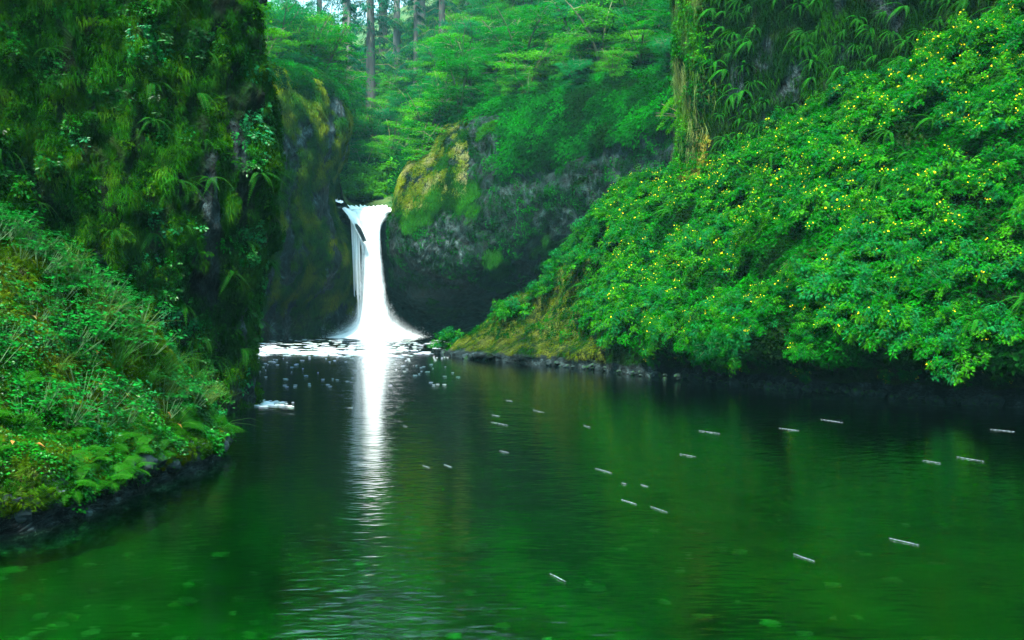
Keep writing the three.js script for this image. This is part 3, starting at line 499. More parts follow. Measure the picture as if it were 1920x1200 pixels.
// ------------------------------------------------------------------ moss and small cover
{
  reseed(300);
  const tone = (p, s, a, b, c) => { const f = fbm(p.x * s, p.y * s, p.z * s, 3); return vary(f > 0 ? mixc(a, b, ss(0, 0.25, f)) : mixc(a, c, ss(0, 0.25, -f)), 0.3); };
  const cliffMoss = (s) => inFrame(s.p, 0.2) && s.p.y > -0.02 && fbm(s.p.x * 1.1 + 3, s.p.y * 0.45, s.p.z * 1.1, 4) < 0.19 && s.n.dot(V(0, EYE, 0).sub(s.p)) > -1;
  scatter('hanging_moss', hangTuft, M.moss, spread(leftCliff, 22000, (s) => cliffMoss(s) && fbm(s.p.x * 2.1, s.p.y * 1.2, s.p.z * 2.1, 3) > -0.1, (s) => ({ p: s.p, q: wallQ(s.n, R(-0.3, 0.3)), s: R(0.45, 1.1) * (1 + 0.5 * ss(0.05, 0.3, fbm(s.p.x * 2.1, s.p.y * 1.2, s.p.z * 2.1, 3))), c: tone(s.p, 1.9, C.moss, [0.022, 0.07, 0.003], C.mossDeep) })), 'shaggy green moss hanging over the dark cliff', 'moss');
  scatter('cliff_moss_cushions', leafClump, M.moss, spread(leftCliff, 9000, (s) => cliffMoss(s) && fbm(s.p.x * 2.1, s.p.y * 1.2, s.p.z * 2.1, 3) > -0.02, (s) => ({ p: s.p, q: wallQ(s.n, R(-1, 1)), s: R(0.4, 1.0), c: tone(s.p, 2.6, C.moss, [0.024, 0.085, 0.003], C.mossDeep) })), 'cushions of bright green moss swelling from the dark cliff', 'moss');
  scatter('cliff_herbs', leafClump, M.wetLeaf, spread(leftCliff, 5200, (s) => cliffMoss(s) && fbm(s.p.x * 0.9, s.p.y * 0.9, s.p.z * 0.9 + 20, 3) > 0.07, (s) => ({ p: s.p, q: wallQ(s.n, R(-0.5, 0.5)), s: R(0.4, 1.1), c: tone(s.p, 1.1, C.leaf, [0.006, 0.13, 0.035], C.leafDark) })), 'small wet-leaved herbs rooted in the moss of the dark cliff', 'herbs');
  const onBank = (s) => inFrame(s.p, 0.2) && s.p.y > 0.16;
  scatter('bank_moss', spikyTuft, M.moss, spread(leftBank, 22000, onBank, (s) => ({ p: s.p, q: wallQ(s.n, R(-3, 3)), s: R(0.35, 0.9), c: tone(s.p, 1.5, C.mossOlive, mixc(C.mossGold, C.mossOlive, 0.3), C.moss) })), 'cushiony olive and gold moss covering the low bank', 'moss');
  scatter('bank_herbs', fineClump, M.wetLeaf, spread(leftBank, 2200, (s) => onBank(s) && fbm(s.p.x * 1.1, s.p.y, s.p.z * 1.1 + 5, 3) > -0.02, (s) => ({ p: s.p, q: wallQ(s.n.clone().lerp(V(0, 1, 0), 0.4), R(-3, 3)), s: R(0.5, 1.2), c: tone(s.p, 1.1, C.leaf, C.leafCool, C.leafDark) })), 'tiny leafy ground cover creeping through the moss of the low bank', 'ground cover');
  const nearR = (s) => inFrame(s.p, 0.15) && s.p.y > 0.25;
  scatter('slope_cover', leafClump, M.leaf, spread(rightBank, 15000, (s) => nearR(s) && s.p.y > 0.7 && (s.p.x > 2.6 || rnd() < 0.22), (s) => ({ p: s.p, q: wallQ(s.n, R(-1, 1)), s: R(0.8, 1.6), c: tone(s.p, 0.7, C.leafDark, C.leaf, C.mossDeep) })), 'low leafy cover between the shrubs of the steep bank', 'ground cover');  // dark greens paint the shade in the gaps between shrubs
  scatter('slope_moss', spikyTuft, M.moss, spread(rightBank, 13000, (s) => nearR(s) && (s.p.y < 1.6 || s.p.x < 3.8), (s) => ({ p: s.p, q: wallQ(s.n, R(-0.4, 0.4)), s: R(0.5, 1.2), c: s.p.z < -26.5 && s.p.x + 2 * fbm(s.p.x * 0.8, s.p.y * 0.8, s.p.z * 0.8, 3) < 2.6 ? tone(s.p, 1.6, mixc(C.mossGold, C.moss, 0.12), mixc(C.mossGold, C.straw, 0.4), C.moss) : tone(s.p, 0.7, C.mossDeep, C.moss, C.mossDeep) })), 'golden and green moss draped over the spit and the foot of the steep bank', 'moss');  // deep-dark moss at the bank foot stands in for undercut shade
  scatter('fern_cliff_moss', hangTuft, M.moss, spread(rightCliff, 12000, (s) => inFrame(s.p, 0.15), (s) => ({ p: s.p, q: wallQ(s.n, R(-0.3, 0.3)), s: R(1, 2.2), c: tone(s.p, 0.5, C.mossDeep, C.moss, C.mossDeep) })), 'dark moss on the cliff above the yellow-flowered bank', 'moss');
  const corner = (s) => s.p.x < 5.8 && s.p.z > -32 && inFrame(s.p, 0.15);
  scatter('pale_moss_curtain', strandTuft, M.moss, spread(rightCliff, 2000, (s) => corner(s) && s.p.y > 6.4 && fbm(s.p.x * 2.2, s.p.y * 0.3, s.p.z * 2.2, 3) > 0.06, (s) => ({ p: s.p, q: wallQ(s.n, R(-0.15, 0.15)), s: R(0.8, 1.7), c: tone(s.p, 0.8, [0.04, 0.10, 0.012], [0.12, 0.18, 0.06], C.leaf) }), 60), 'curtain of pale grey-green moss hanging down the corner of the fern cliff', 'moss');
  scatter('golden_moss', spikyTuft, M.moss, spread(rightCliff, 2600, (s) => corner(s) && s.p.y > 4.4 && s.p.y < 7.0, (s) => ({ p: s.p, q: wallQ(s.n, R(-0.2, 0.2)), s: R(0.9, 2), c: tone(s.p, 1.2, [0.18, 0.17, 0.012], [0.28, 0.24, 0.04], C.moss) }), 60), 'bright golden moss bulging from the foot of the pale moss curtain', 'moss');
  scatter('corner_herbs', leafClump, M.leaf, spread(rightCliff, 700, (s) => corner(s) && s.p.y > 5 && fbm(s.p.x * 1.5, s.p.y * 0.8, s.p.z * 1.5 + 8, 3) > -0.05, (s) => ({ p: s.p.clone().addScaledVector(s.n, 0.15), q: wallQ(s.n, R(-0.5, 0.5)), s: R(0.8, 1.8), c: tone(s.p, 0.9, C.leaf, C.leafLime, C.leafDark) }), 60), 'green leaves growing through the pale moss curtain', 'herbs');
  scatter('falls_rock_moss', hangTuft, M.moss, spread(fallsRock, 15000, (s) => inFrame(s.p, 0.1) && s.p.y > 1.5 && fbm(s.p.x * 0.45 + 1, s.p.y * 0.3, s.p.z * 0.45, 5) < 0.11, (s) => ({ p: s.p, q: wallQ(s.n, R(-0.4, 0.4)), s: R(1.4, 3), c: tone(s.p, 0.6, C.mossOlive, C.mossGold, C.moss) })), 'green and gold moss on the rock wall beside the waterfall', 'moss');
  scatter('bowl_crest_moss', spikyTuft, M.moss, spread(bowl, 2600, (s) => s.v > 0.7 && s.v < 0.86 && s.p.x < -2.6 && s.p.x > -8.2 && s.p.y > 7.6 && fbm(s.p.x * 0.9, s.p.y * 0.9, s.p.z * 0.9, 3) > -0.12, (s) => ({ p: s.p, q: wallQ(s.n, R(-1, 1)), s: R(1.6, 3.2), c: tone(s.p, 0.8, mixc(C.mossGold, C.mossOlive, 0.3), C.straw, C.moss) }), 60), 'golden moss along the crest of the rock dome beside the waterfall', 'moss');
  scatter('bowl_leaves', leafClump, M.farLeaf, spread(bowl, 5200, (s) => inFrame(s.p, 0.1) && s.p.y > 3 && s.p.x > -7.6 && fbm(s.p.x * 0.8, s.p.y * 0.8, s.p.z * 0.8 + 3, 3) > -0.04 - 0.25 * ss(0.55, 0.8, s.v), (s) => ({ p: s.p, q: wallQ(s.n, R(-0.5, 0.5)), s: R(0.7, 1.9), c: tone(s.p, 0.9, C.leafDark, C.leaf, C.mossDeep) }), 30), 'small leaves speckling the face of the rock dome beside the waterfall', 'herbs');
  scatter('bowl_moss', hangTuft, M.moss, spread(bowl, 5000, (s) => inFrame(s.p, 0.1) && s.p.y > 2 && (s.p.x < -10.5 || s.p.x > -7.6 || s.p.y < 6) && fbm(s.p.x * 0.28 + 11, s.p.y * 0.28, s.p.z * 0.28, 5) < -0.2, (s) => ({ p: s.p, q: wallQ(s.n, R(-0.4, 0.4)), s: R(1.2, 2.8), c: tone(s.p, 0.35, C.moss, s.v > 0.72 && s.p.x < -2 ? C.mossGold : C.moss, C.mossDeep) })), 'moss on the overhanging rock bowl by the waterfall', 'moss');
  scatter('bowl_herbs', bigClump, M.farLeaf, spread(bowl, 2200, (s) => inFrame(s.p, 0.1) && s.v > (s.p.x > -0.5 ? 0.71 : 0.84) && s.p.x > -2.6, (s) => ({ p: s.p, q: wallQ(s.n.clone().lerp(V(0, 0.2, 1), 0.3), R(-0.5, 0.5)), s: R(0.5, 1.3), c: tone(s.p, 0.5, C.leafDark, C.leaf, C.mossDeep) }), 30), 'leafy plants trailing over the rim of the rock bowl', 'plants');
  scatter('rock_crown_herbs', bigClump, M.farLeaf, spread(fallsRock, 900, (s) => inFrame(s.p, 0.1) && s.v > 0.82 && s.p.z > -63, (s) => ({ p: s.p, q: wallQ(s.n.clone().lerp(V(0, 0.2, 1), 0.3), R(-0.5, 0.5)), s: R(0.4, 1.0), c: tone(s.p, 0.5, C.leafDark, C.leaf, C.mossDeep) }), 30), 'leafy plants capping the rock wall beside the waterfall', 'plants');
  scatter('undergrowth', bigClump, M.farLeaf, spread(hill, 16000, (s) => inFrame(s.p, 0.1) && s.p.z > -150 && !(s.p.z > -66 && s.p.x < -7.3 && s.p.x > -11.5), (s) => ({ p: s.p.clone().add(V(0, R(0, 0.5), 0)), q: wallQ(V(R(-0.3, 0.3), R(0.2, 0.8), 1).normalize(), R(-1, 1)), s: R(0.6, 1.5), c: tone(s.p, 0.12, C.leafDark, C.leaf, C.leafDark) })), 'dense leafy undergrowth on the ravine slopes behind the waterfall', 'undergrowth');
}

// ------------------------------------------------------------------ shrubs of the steep bank
{
  const tones = () => vary(pick([C.leaf, C.leaf, C.leafCool, mixc(C.leaf, C.leafLime, 0.6), mixc(C.leaf, C.leafDark, 0.5)]), 0.2);
  const variants = [0, 1, 2, 3, 4, 5].map((v) => makeShrub('flowering_shrub', shrubGeo(v, { seed: 1, stems: 36, h: 0.75, r: 0.55, droop: 0.5, leaves: 62, leaf: 0.064, flowers: v < 3 ? 0.2 : 0.03, tone: tones }), M.leaf));
  const plain = [0, 1, 2].map((v) => makeShrub('leafy_shrub', shrubGeo(v, { seed: 9, stems: 28, h: 0.85, r: 0.6, droop: 0.5, leaves: 44, leaf: 0.095, flowers: 0, tone: tones }), M.leaf));
  reseed(500); let n = 0; const taken = [];
  for (let t = 0; t < 30000 && n < 285; t++) {
    const s = rightBank.sample(); if (!inFrame(s.p, 0.1) || s.p.x < 3.0 || s.p.y < 0.85 || s.v < 0.34 || s.v > 0.77) continue;
    const gap = fbm(s.p.x * 0.45 + 2, s.p.y * 0.45, s.p.z * 0.45, 3); if (gap < -0.12) continue;
    const min = 0.36; if (taken.some((q) => q.distanceToSquared(s.p) < min * min)) continue; taken.push(s.p); n++;
    { const rich = s.v + 0.25 * fbm(s.p.x * 0.4, s.p.y * 0.4, s.p.z * 0.4, 2) > 0.57 || s.p.x < 6 && rnd() < 0.5; put(variants[(n % 3) + (rich ? 0 : 3)], s.p.clone().addScaledVector(s.n, -0.08), Q(s.n.clone().lerp(V(0, 1, 0), 0.35).normalize(), R(0, 6.28)), R(0.65, 1.3), rich ? 'leafy shrub thickly dotted with yellow flowers on the steep bank' : 'leafy shrub with only a few yellow flowers on the steep bank', 'shrub', rich ? 'richly flowered shrubs covering the steep bank' : 'sparsely flowered shrubs covering the steep bank'); }
  }
  n = 0; const taken2 = [];
  for (let t = 0; t < 9000 && n < 36; t++) {
    const s = rightBank.sample(); if (!inFrame(s.p, 0.1) || s.p.x > 3.4 || s.p.y < 1.2 || s.v < 0.40 || s.v > 0.81) continue;
    if (s.p.x < 2.2 && rnd() < 0.96) continue;
    if (taken2.some((q) => q.distanceToSquared(s.p) < 0.3)) continue; taken2.push(s.p); n++;
    put(plain[n % 3], s.p.clone().addScaledVector(s.n, -0.08), Q(s.n.clone().lerp(V(0, 1, 0), 0.5).normalize(), R(0, 6.28)), R(0.6, 1.1), 'leafy green shrub without flowers on the ridge of the mossy spit', 'shrub', 'leafy shrubs along the spit');
  }
  for (const [px, py, d, s] of [[835, 640, 37.2, 1.0], [862, 645, 36.6, 0.8], [848, 625, 37, 0.8]]) put(plain[0], at(px, py + 14, d), Q(V(-0.25, 1, 0).normalize(), R(0, 6)), s, 'small bush leaning over the water at the tip of the spit', 'shrub', 'bushes at the tip of the spit');
  reseed(560); const lip = makeShrub('stream_shrub', shrubGeo(5, { seed: 19, stems: 30, h: 0.8, r: 0.6, droop: 0.4, leaves: 46, leaf: 0.12, flowers: 0, tone: () => vary(C.leafLime, 0.2) }), M.leaf);  // lime leaf tone carries painted sunlight
  for (let k = 0; k < 22; k++) put(lip, at(632 + (k % 11) * 10 + R(-4, 4), k < 11 ? 376 : 352 + R(-10, 4), k < 11 ? R(66.8, 68) : R(69.5, 72)), Q(V(R(-0.2, 0.2), 1, 0.3).normalize(), R(0, 6.28)), R(1.5, 2.4), 'bush by the stream just above the waterfall, sunlight painted into its lime leaf colour', 'shrub', 'bushes above the brink of the waterfall');
  reseed(570);
  for (let k = 0; k < 22; k++) { const u = R(0.33, 0.8), s = rightBank.nearest(u, R(0.22, 0.38)); if (!inFrame(s.p, 0.1)) continue; put(variants[k % 5], s.p.clone().add(V(0, R(0, 0.25), 0)), Q(s.n.clone().lerp(V(0, 1, 0), 0.2).normalize(), R(0, 6.28)), R(0.3, 0.55), 'sprig of yellow-flowered plant hanging low over the dark waterline rocks', 'plant', 'flowering sprigs just above the waterline'); }
  // sword ferns
  reseed(620); const sword = [0, 1, 2, 3].map(() => frondGeo(R(0.55, 0.75), 24, 0.062, vary([0.006, 0.115, 0.005], 0.25), { bend: 1.05, rise: 0.35 }));
  const ferns = [0, 1, 2, 3].map(() => makeFern('sword_fern', sword, 11, { lift: [-0.5, 0.5], fan: 1.3 }, M.leaf));
  n = 0; const t3 = [];
  for (let t = 0; t < 20000 && n < 260; t++) { const s = rightCliff.sample(); if (!inFrame(s.p, 0.1) || s.p.y < 3.5 || s.p.x < 5.9 || s.p.z < -30) continue; if (fbm(s.p.x * 0.5, s.p.y * 0.5, s.p.z * 0.5 + 9, 3) < -0.1) continue; if (t3.some((q) => q.distanceToSquared(s.p) < 0.11)) continue; t3.push(s.p); n++; put(ferns[n % 4], s.p, wallQ(V(s.n.x, s.n.y * 0.3, s.n.z), R(-0.4, 0.4)), R(0.55, 1.05), 'sword fern drooping from the dark cliff above the flowered bank', 'fern', 'sword ferns on the dark cliff'); }
  n = 0; const t4 = [];
  for (let t = 0; t < 20000 && n < 60; t++) { const s = rightBank.sample(); if (!inFrame(s.p, 0.1) || s.p.y < 1.4 || s.p.x < 2.2 || s.v > 0.79) continue; if (fbm(s.p.x * 0.35 + 40, s.p.y * 0.35, s.p.z * 0.35, 2) < 0.06) continue; if (t4.some((q) => q.distanceToSquared(s.p) < 0.35)) continue; t4.push(s.p); n++; put(ferns[n % 4], s.p.clone().addScaledVector(s.n, 0.2), wallQ(V(s.n.x, s.n.y * 0.3, s.n.z), R(-0.3, 0.3)), R(0.6, 1.0), 'sword fern growing among the flowering shrubs of the steep bank', 'fern', 'ferns among the flowering shrubs'); }
}
// ------------------------------------------------------------------ plants and stones of the near bank and the dark cliff
{
  reseed(700);
  const fine = [0, 1, 2].map(() => frondGeo(R(0.5, 0.62), 15, 0.15, vary([0.009, 0.085, 0.003], 0.15), { fine: true, tri: true, bend: 0.75, from: 0.2 }));
  const lady = [0, 1, 2].map(() => makeFern('lady_fern', fine, 8, { lift: [0.15, 0.8] }, M.leaf));
  const spots = [[20, 905, 7.9], [70, 880, 8.1], [120, 905, 8.0], [165, 860, 8.5], [215, 870, 8.8], [245, 835, 9.2], [40, 840, 8.2], [10, 790, 8.4], [110, 820, 8.6], [180, 800, 9.2], [30, 730, 8.8], [-40, 870, 7.6], [-30, 780, 8.1], [80, 760, 8.9], [260, 800, 9.8], [330, 790, 10.6], [60, 930, 7.8], [100, 870, 8.2], [190, 900, 8.5], [200, 830, 9.0], [300, 830, 10.0], [350, 815, 10.8], [145, 840, 8.6], [5, 850, 8.0], [280, 850, 9.6], [235, 880, 9.0]];
  for (const [px, py, d] of spots) { const p = at(px, py + 10, d); put(pick(lady), p, Q(V(R(0.0, 0.4), 1, R(0.2, 0.6)).normalize(), R(0, 6.28)), R(0.45, 0.75), 'lacy lady fern spilling over the wet stones of the low bank', 'fern', 'lady ferns on the low bank'); }
  const edge = makeFern('edge_fern', fine, 6, { lift: [0.3, 0.9] }, M.leaf); put(edge, at(395, 815, 11.7), Q(V(0.5, 0.8, 0.2).normalize(), 1), 0.8, 'single bright fern at the tip of the low bank, leaning over the pool', 'fern');
  // grass
  const grassVar = [0, 1, 2, 3].map((v) => { const g = new GB(), t = new THREE.Group(); t.name = 'grass_tuft'; for (let k = 0; k < 60; k++) { const az = R(0, 6.283), L = R(0.22, 0.5), o = R(0.3, 1), dx = Math.cos(az) * o, dz = Math.sin(az) * o, b0 = V(R(-0.05, 0.05), 0, R(-0.05, 0.05)); g.blade([b0, b0.clone().add(V(dx * L * 0.25, L * 0.55, dz * L * 0.25)), b0.clone().add(V(dx * L * 0.7, L * 0.72, dz * L * 0.7)), b0.clone().add(V(dx * L * 1.15, L * 0.45, dz * L * 1.15))], 0.0045, V(-Math.sin(az), 0, Math.cos(az)), vary(v % 2 ? [0.06, 0.13, 0.02] : [0.02, 0.11, 0.012], 0.3)); } mesh('blades', g.geo(), M.leaf, t); return t; });
  const ridgeLine = [[30, 450], [70, 475], [110, 510], [140, 530], [170, 550], [200, 575], [225, 590], [250, 615], [270, 635], [285, 660], [300, 690], [320, 700], [340, 730], [365, 745], [150, 580], [190, 620], [230, 650], [255, 690], [120, 560], [310, 735], [280, 710], [380, 755], [60, 640], [100, 700], [210, 700]];
  ridgeLine.forEach(([px, py], k) => { const s = leftBank.nearest(0, 0); let best = null, bd = 1e9; for (let t = 0; t < 900; t++) { const q = leftBank.sample(); if (q.p.y < 0.3) continue; const d = -q.p.z, a = q.p.x / d * F + 960 - px, b = 580 - (q.p.y - EYE) / d * F - py - 8, e = a * a + b * b; if (e < bd && d < 12.4) { bd = e; best = q; } } put(grassVar[k % 4], best.p, Q(best.n.clone().lerp(V(0.3, 1, 0.2), 0.6).normalize(), R(0, 6.28)), R(0.7, 1.2), k % 2 ? 'tuft of pale grey-green grass on the crest of the low bank' : 'tuft of fresh green grass on the crest of the low bank', 'grass', k % 2 ? 'pale grass tufts on the low bank' : 'green grass tufts on the low bank'); });
  // low herbs with tiers of round leaves
  const herb = [0, 1, 2].map(() => { const st = new GB(), fo = new GB(), t = new THREE.Group(); t.name = 'tiered_herb'; for (let k = 0; k < 16; k++) { const a = R(0, 6.28), e = Math.sqrt(rnd()) * 0.2, top = V(Math.cos(a) * e * 1.4, R(0.1, 0.28), Math.sin(a) * e * 1.4); st.tube([V(Math.cos(a) * e * 0.4, 0, Math.sin(a) * e * 0.4), V(Math.cos(a) * e, top.y * 0.6, Math.sin(a) * e), top], 0.003, 0.002, 3, [0.05, 0.12, 0.04]); for (let q = 0; q < 9; q++) { const b = q / 9 * 6.283 + R(-0.3, 0.3), l = R(0.03, 0.055), pp = top.clone().add(V(Math.cos(b) * 0.015 + R(-0.05, 0.05), R(-0.02, 0.02), Math.sin(b) * 0.015 + R(-0.05, 0.05))); fo.leaf(pp, V(Math.cos(b), R(-0.25, 0.1), Math.sin(b)).normalize(), V(R(-0.15, 0.15), 1, R(-0.15, 0.15)).normalize(), l, l * 0.8, vary(mixc(C.leaf, C.leafCool, 0.4), 0.3), 0.1); } } mesh('stems', st.geo(), M.bark, t); mesh('foliage', fo.geo(), M.wetLeaf, t); return t; });
  let n = 0; const tk = []; for (let t = 0; t < 30000 && n < 60; t++) { const s = leftBank.sample(); if (!inFrame(s.p, 0.05) || s.p.y < 0.5 || s.v > 0.75 || tk.some((q) => q.distanceToSquared(s.p) < 0.04)) continue; if (fbm(s.p.x * 0.8, s.p.y, s.p.z * 0.8 + 3, 2) < -0.05) continue; tk.push(s.p); n++; put(herb[n % 3], s.p, Q(s.n.clone().lerp(V(0, 1, 0), 0.75).normalize(), R(0, 6.28)), R(0.7, 1.25), 'low herb with tiers of small round green leaves on the low bank', 'herb', 'tiered herbs on the low bank'); }
  // long grass stalks reaching over the water
  for (const [px, py, d, dx, dy] of [[400, 815, 11.7, 0.55, 0.12], [415, 800, 11.8, 0.42, -0.05], [395, 785, 12, 0.5, 0.25]]) { const g = new GB(); g.blade([V(0, 0, 0), V(dx * 0.4, 0.08 + dy * 0.7, 0), V(dx * 0.8, 0.08 + dy, 0.02), V(dx * 1.2, dy * 0.8 + 0.03, 0.03)], 0.007, V(0, 0.9, 0.4).normalize(), [0.12, 0.28, 0.06]); const m = mesh('grass_stalk', g.geo(), M.leaf); m.position.copy(at(px, py, d)); tag(m, 'long grass stalk reaching out over the pool from the tip of the low bank', 'grass', 'grass stalks over the pool'); }
  // fallen leaves
  const dead = [[0.35, 0.16, 0.04], [0.45, 0.28, 0.08], [0.5, 0.42, 0.25]].map((c) => { const g = new GB(); g.leaf(V(0, 0, 0), V(0, 0, 1), V(0, 1, 0), 0.075, 0.05, c, 0.1, 0.3); return g.geo(); });
  n = 0; for (let t = 0; t < 4000 && n < 14; t++) { const s = leftBank.sample(); if (!inFrame(s.p, 0) || s.p.y < 0.45 || s.v > 0.6) continue; n++; const m = mesh('fallen_leaf', pick(dead), M.leaf); m.position.copy(s.p).addScaledVector(s.n, 0.06); m.quaternion.copy(Q(s.n, R(0, 6.28))); m.scale.setScalar(R(0.7, 1.2)); tag(m, 'dead brown leaf lying on the moss of the low bank', 'leaf', 'fallen leaves on the low bank'); }
  // wet stones along both shores
  reseed(800); const stone = []; for (let k = 0; k < 7; k++) { const g = new THREE.IcosahedronGeometry(1, 4), p = g.attributes.position, c = []; for (let i = 0; i < p.count; i++) { const q = V().fromBufferAttribute(p, i); let f = 1 + 0.35 * fbm(q.x * 0.9 + k * 11, q.y * 0.9, q.z * 0.9, 2); const cell = Math.round(N3(q.x * 1.5 + k, q.y * 1.5, q.z * 1.5) * 4) / 4; f += 0.18 * cell + 0.05 * ridge(q.x * 4, q.y * 4, q.z * 4 + k, 2); p.setXYZ(i, q.x * f * 1.1, q.y * f * 0.75, q.z * f * 0.9); c.push(...mixc(mixc(C.rockDark, C.rock, 0.3 * ss(-0.2, 0.3, fbm(q.x * 1.3 + k * 3, q.y * 1.3, q.z * 1.3, 3))), C.moss, ss(0.12, 0.3, fbm(q.x * 1.5, q.y * 1.5, q.z * 1.5 + k * 5, 3)))); } g.setAttribute('color', new THREE.Float32BufferAttribute(c, 3)); g.computeVertexNormals(); stone.push(g); }
  const w = (px, py) => onWater(px, EYE * F / (py - 580));
  const shore = (pts, n, s0, s1, label, group, up, back = 0) => { for (let k = 0; k < n; k++) { const t = (k + R(0, 0.9)) / n * (pts.length - 1), i = Math.min(pts.length - 2, Math.floor(t)), a = w(...pts[i]), b = w(...pts[i + 1]), p = a.lerp(b, t - i), sc = s0 + (s1 - s0) * Math.pow(rnd(), 2.2), m = mesh('wet_stone', stone[k % 7], M.wetRock); m.position.set(p.x + R(-0.12, 0.06), R(-0.3, 1) * sc * 0.4 + R(0, up), p.z + R(-0.5, 0.05) - back); m.rotation.set(R(-0.5, 0.5), R(0, 6.28), R(-0.5, 0.5)); m.scale.setScalar(sc); tag(m, label, 'stone', group); } };
  shore([[-60, 1015], [0, 1003], [150, 965], [290, 912], [378, 874], [408, 850]], 60, 0.04, 0.12, 'wet black stone at the foot of the low fern bank', 'wet stones under the low bank', 0.22);
  shore([[818, 663], [870, 672], [930, 678], [1010, 684], [1090, 692], [1190, 704], [1290, 717]], 50, 0.05, 0.17, 'wet dark stone along the waterline of the mossy spit', 'wet stones along the spit', 0.08);
  shore([[1290, 717], [1400, 728], [1520, 740], [1700, 756], [1930, 773]], 70, 0.04, 0.16, 'wet dark stone at the foot of the steep flowered bank', 'wet stones under the steep bank', 0.06, 0.55);
  // ferns and sprigs on the dark cliff
  reseed(860); const sw = [0, 1, 2].map(() => frondGeo(R(0.4, 0.55), 18, 0.05, vary([0.006, 0.085, 0.005], 0.2), { bend: 1.1, rise: 0.35 })), cf = [0, 1, 2].map(() => makeFern('cliff_fern', sw, 7, { lift: [-0.3, 0.5], fan: 1.3 }, M.leaf));
  n = 0; const tq = []; for (let t = 0; t < 20000 && n < 55; t++) { const s = leftCliff.sample(); if (!inFrame(s.p, 0) || s.p.y < 0.6 || s.n.z < 0.05 || tq.some((q) => q.distanceToSquared(s.p) < 0.2)) continue; const px = s.p.x / -s.p.z * F + 960; if (px < 250 && rnd() < 0.7) continue; tq.push(s.p); n++; put(cf[n % 3], s.p, wallQ(V(s.n.x, s.n.y * 0.3, s.n.z), R(-0.3, 0.3)), R(0.5, 1), 'small fern sprouting from the moss of the dark cliff', 'fern', 'small ferns on the dark mossy cliff'); }
  // leafy shrub at the top corner of the dark cliff
  const sprig = makeShrub('cliff_top_shrub', shrubGeo(7, { seed: 3, stems: 22, h: 0.9, r: 0.7, droop: 0.4, leaves: 34, leaf: 0.1, flowers: 0, tone: () => vary(C.leafLime, 0.2) }), M.leaf);
  put(sprig, at(478, 55, 16.9), Q(V(0.6, 0.7, 0.2).normalize(), 0), 0.65, 'bright leafy shrub leaning out from the upper corner of the dark cliff', 'shrub');
}

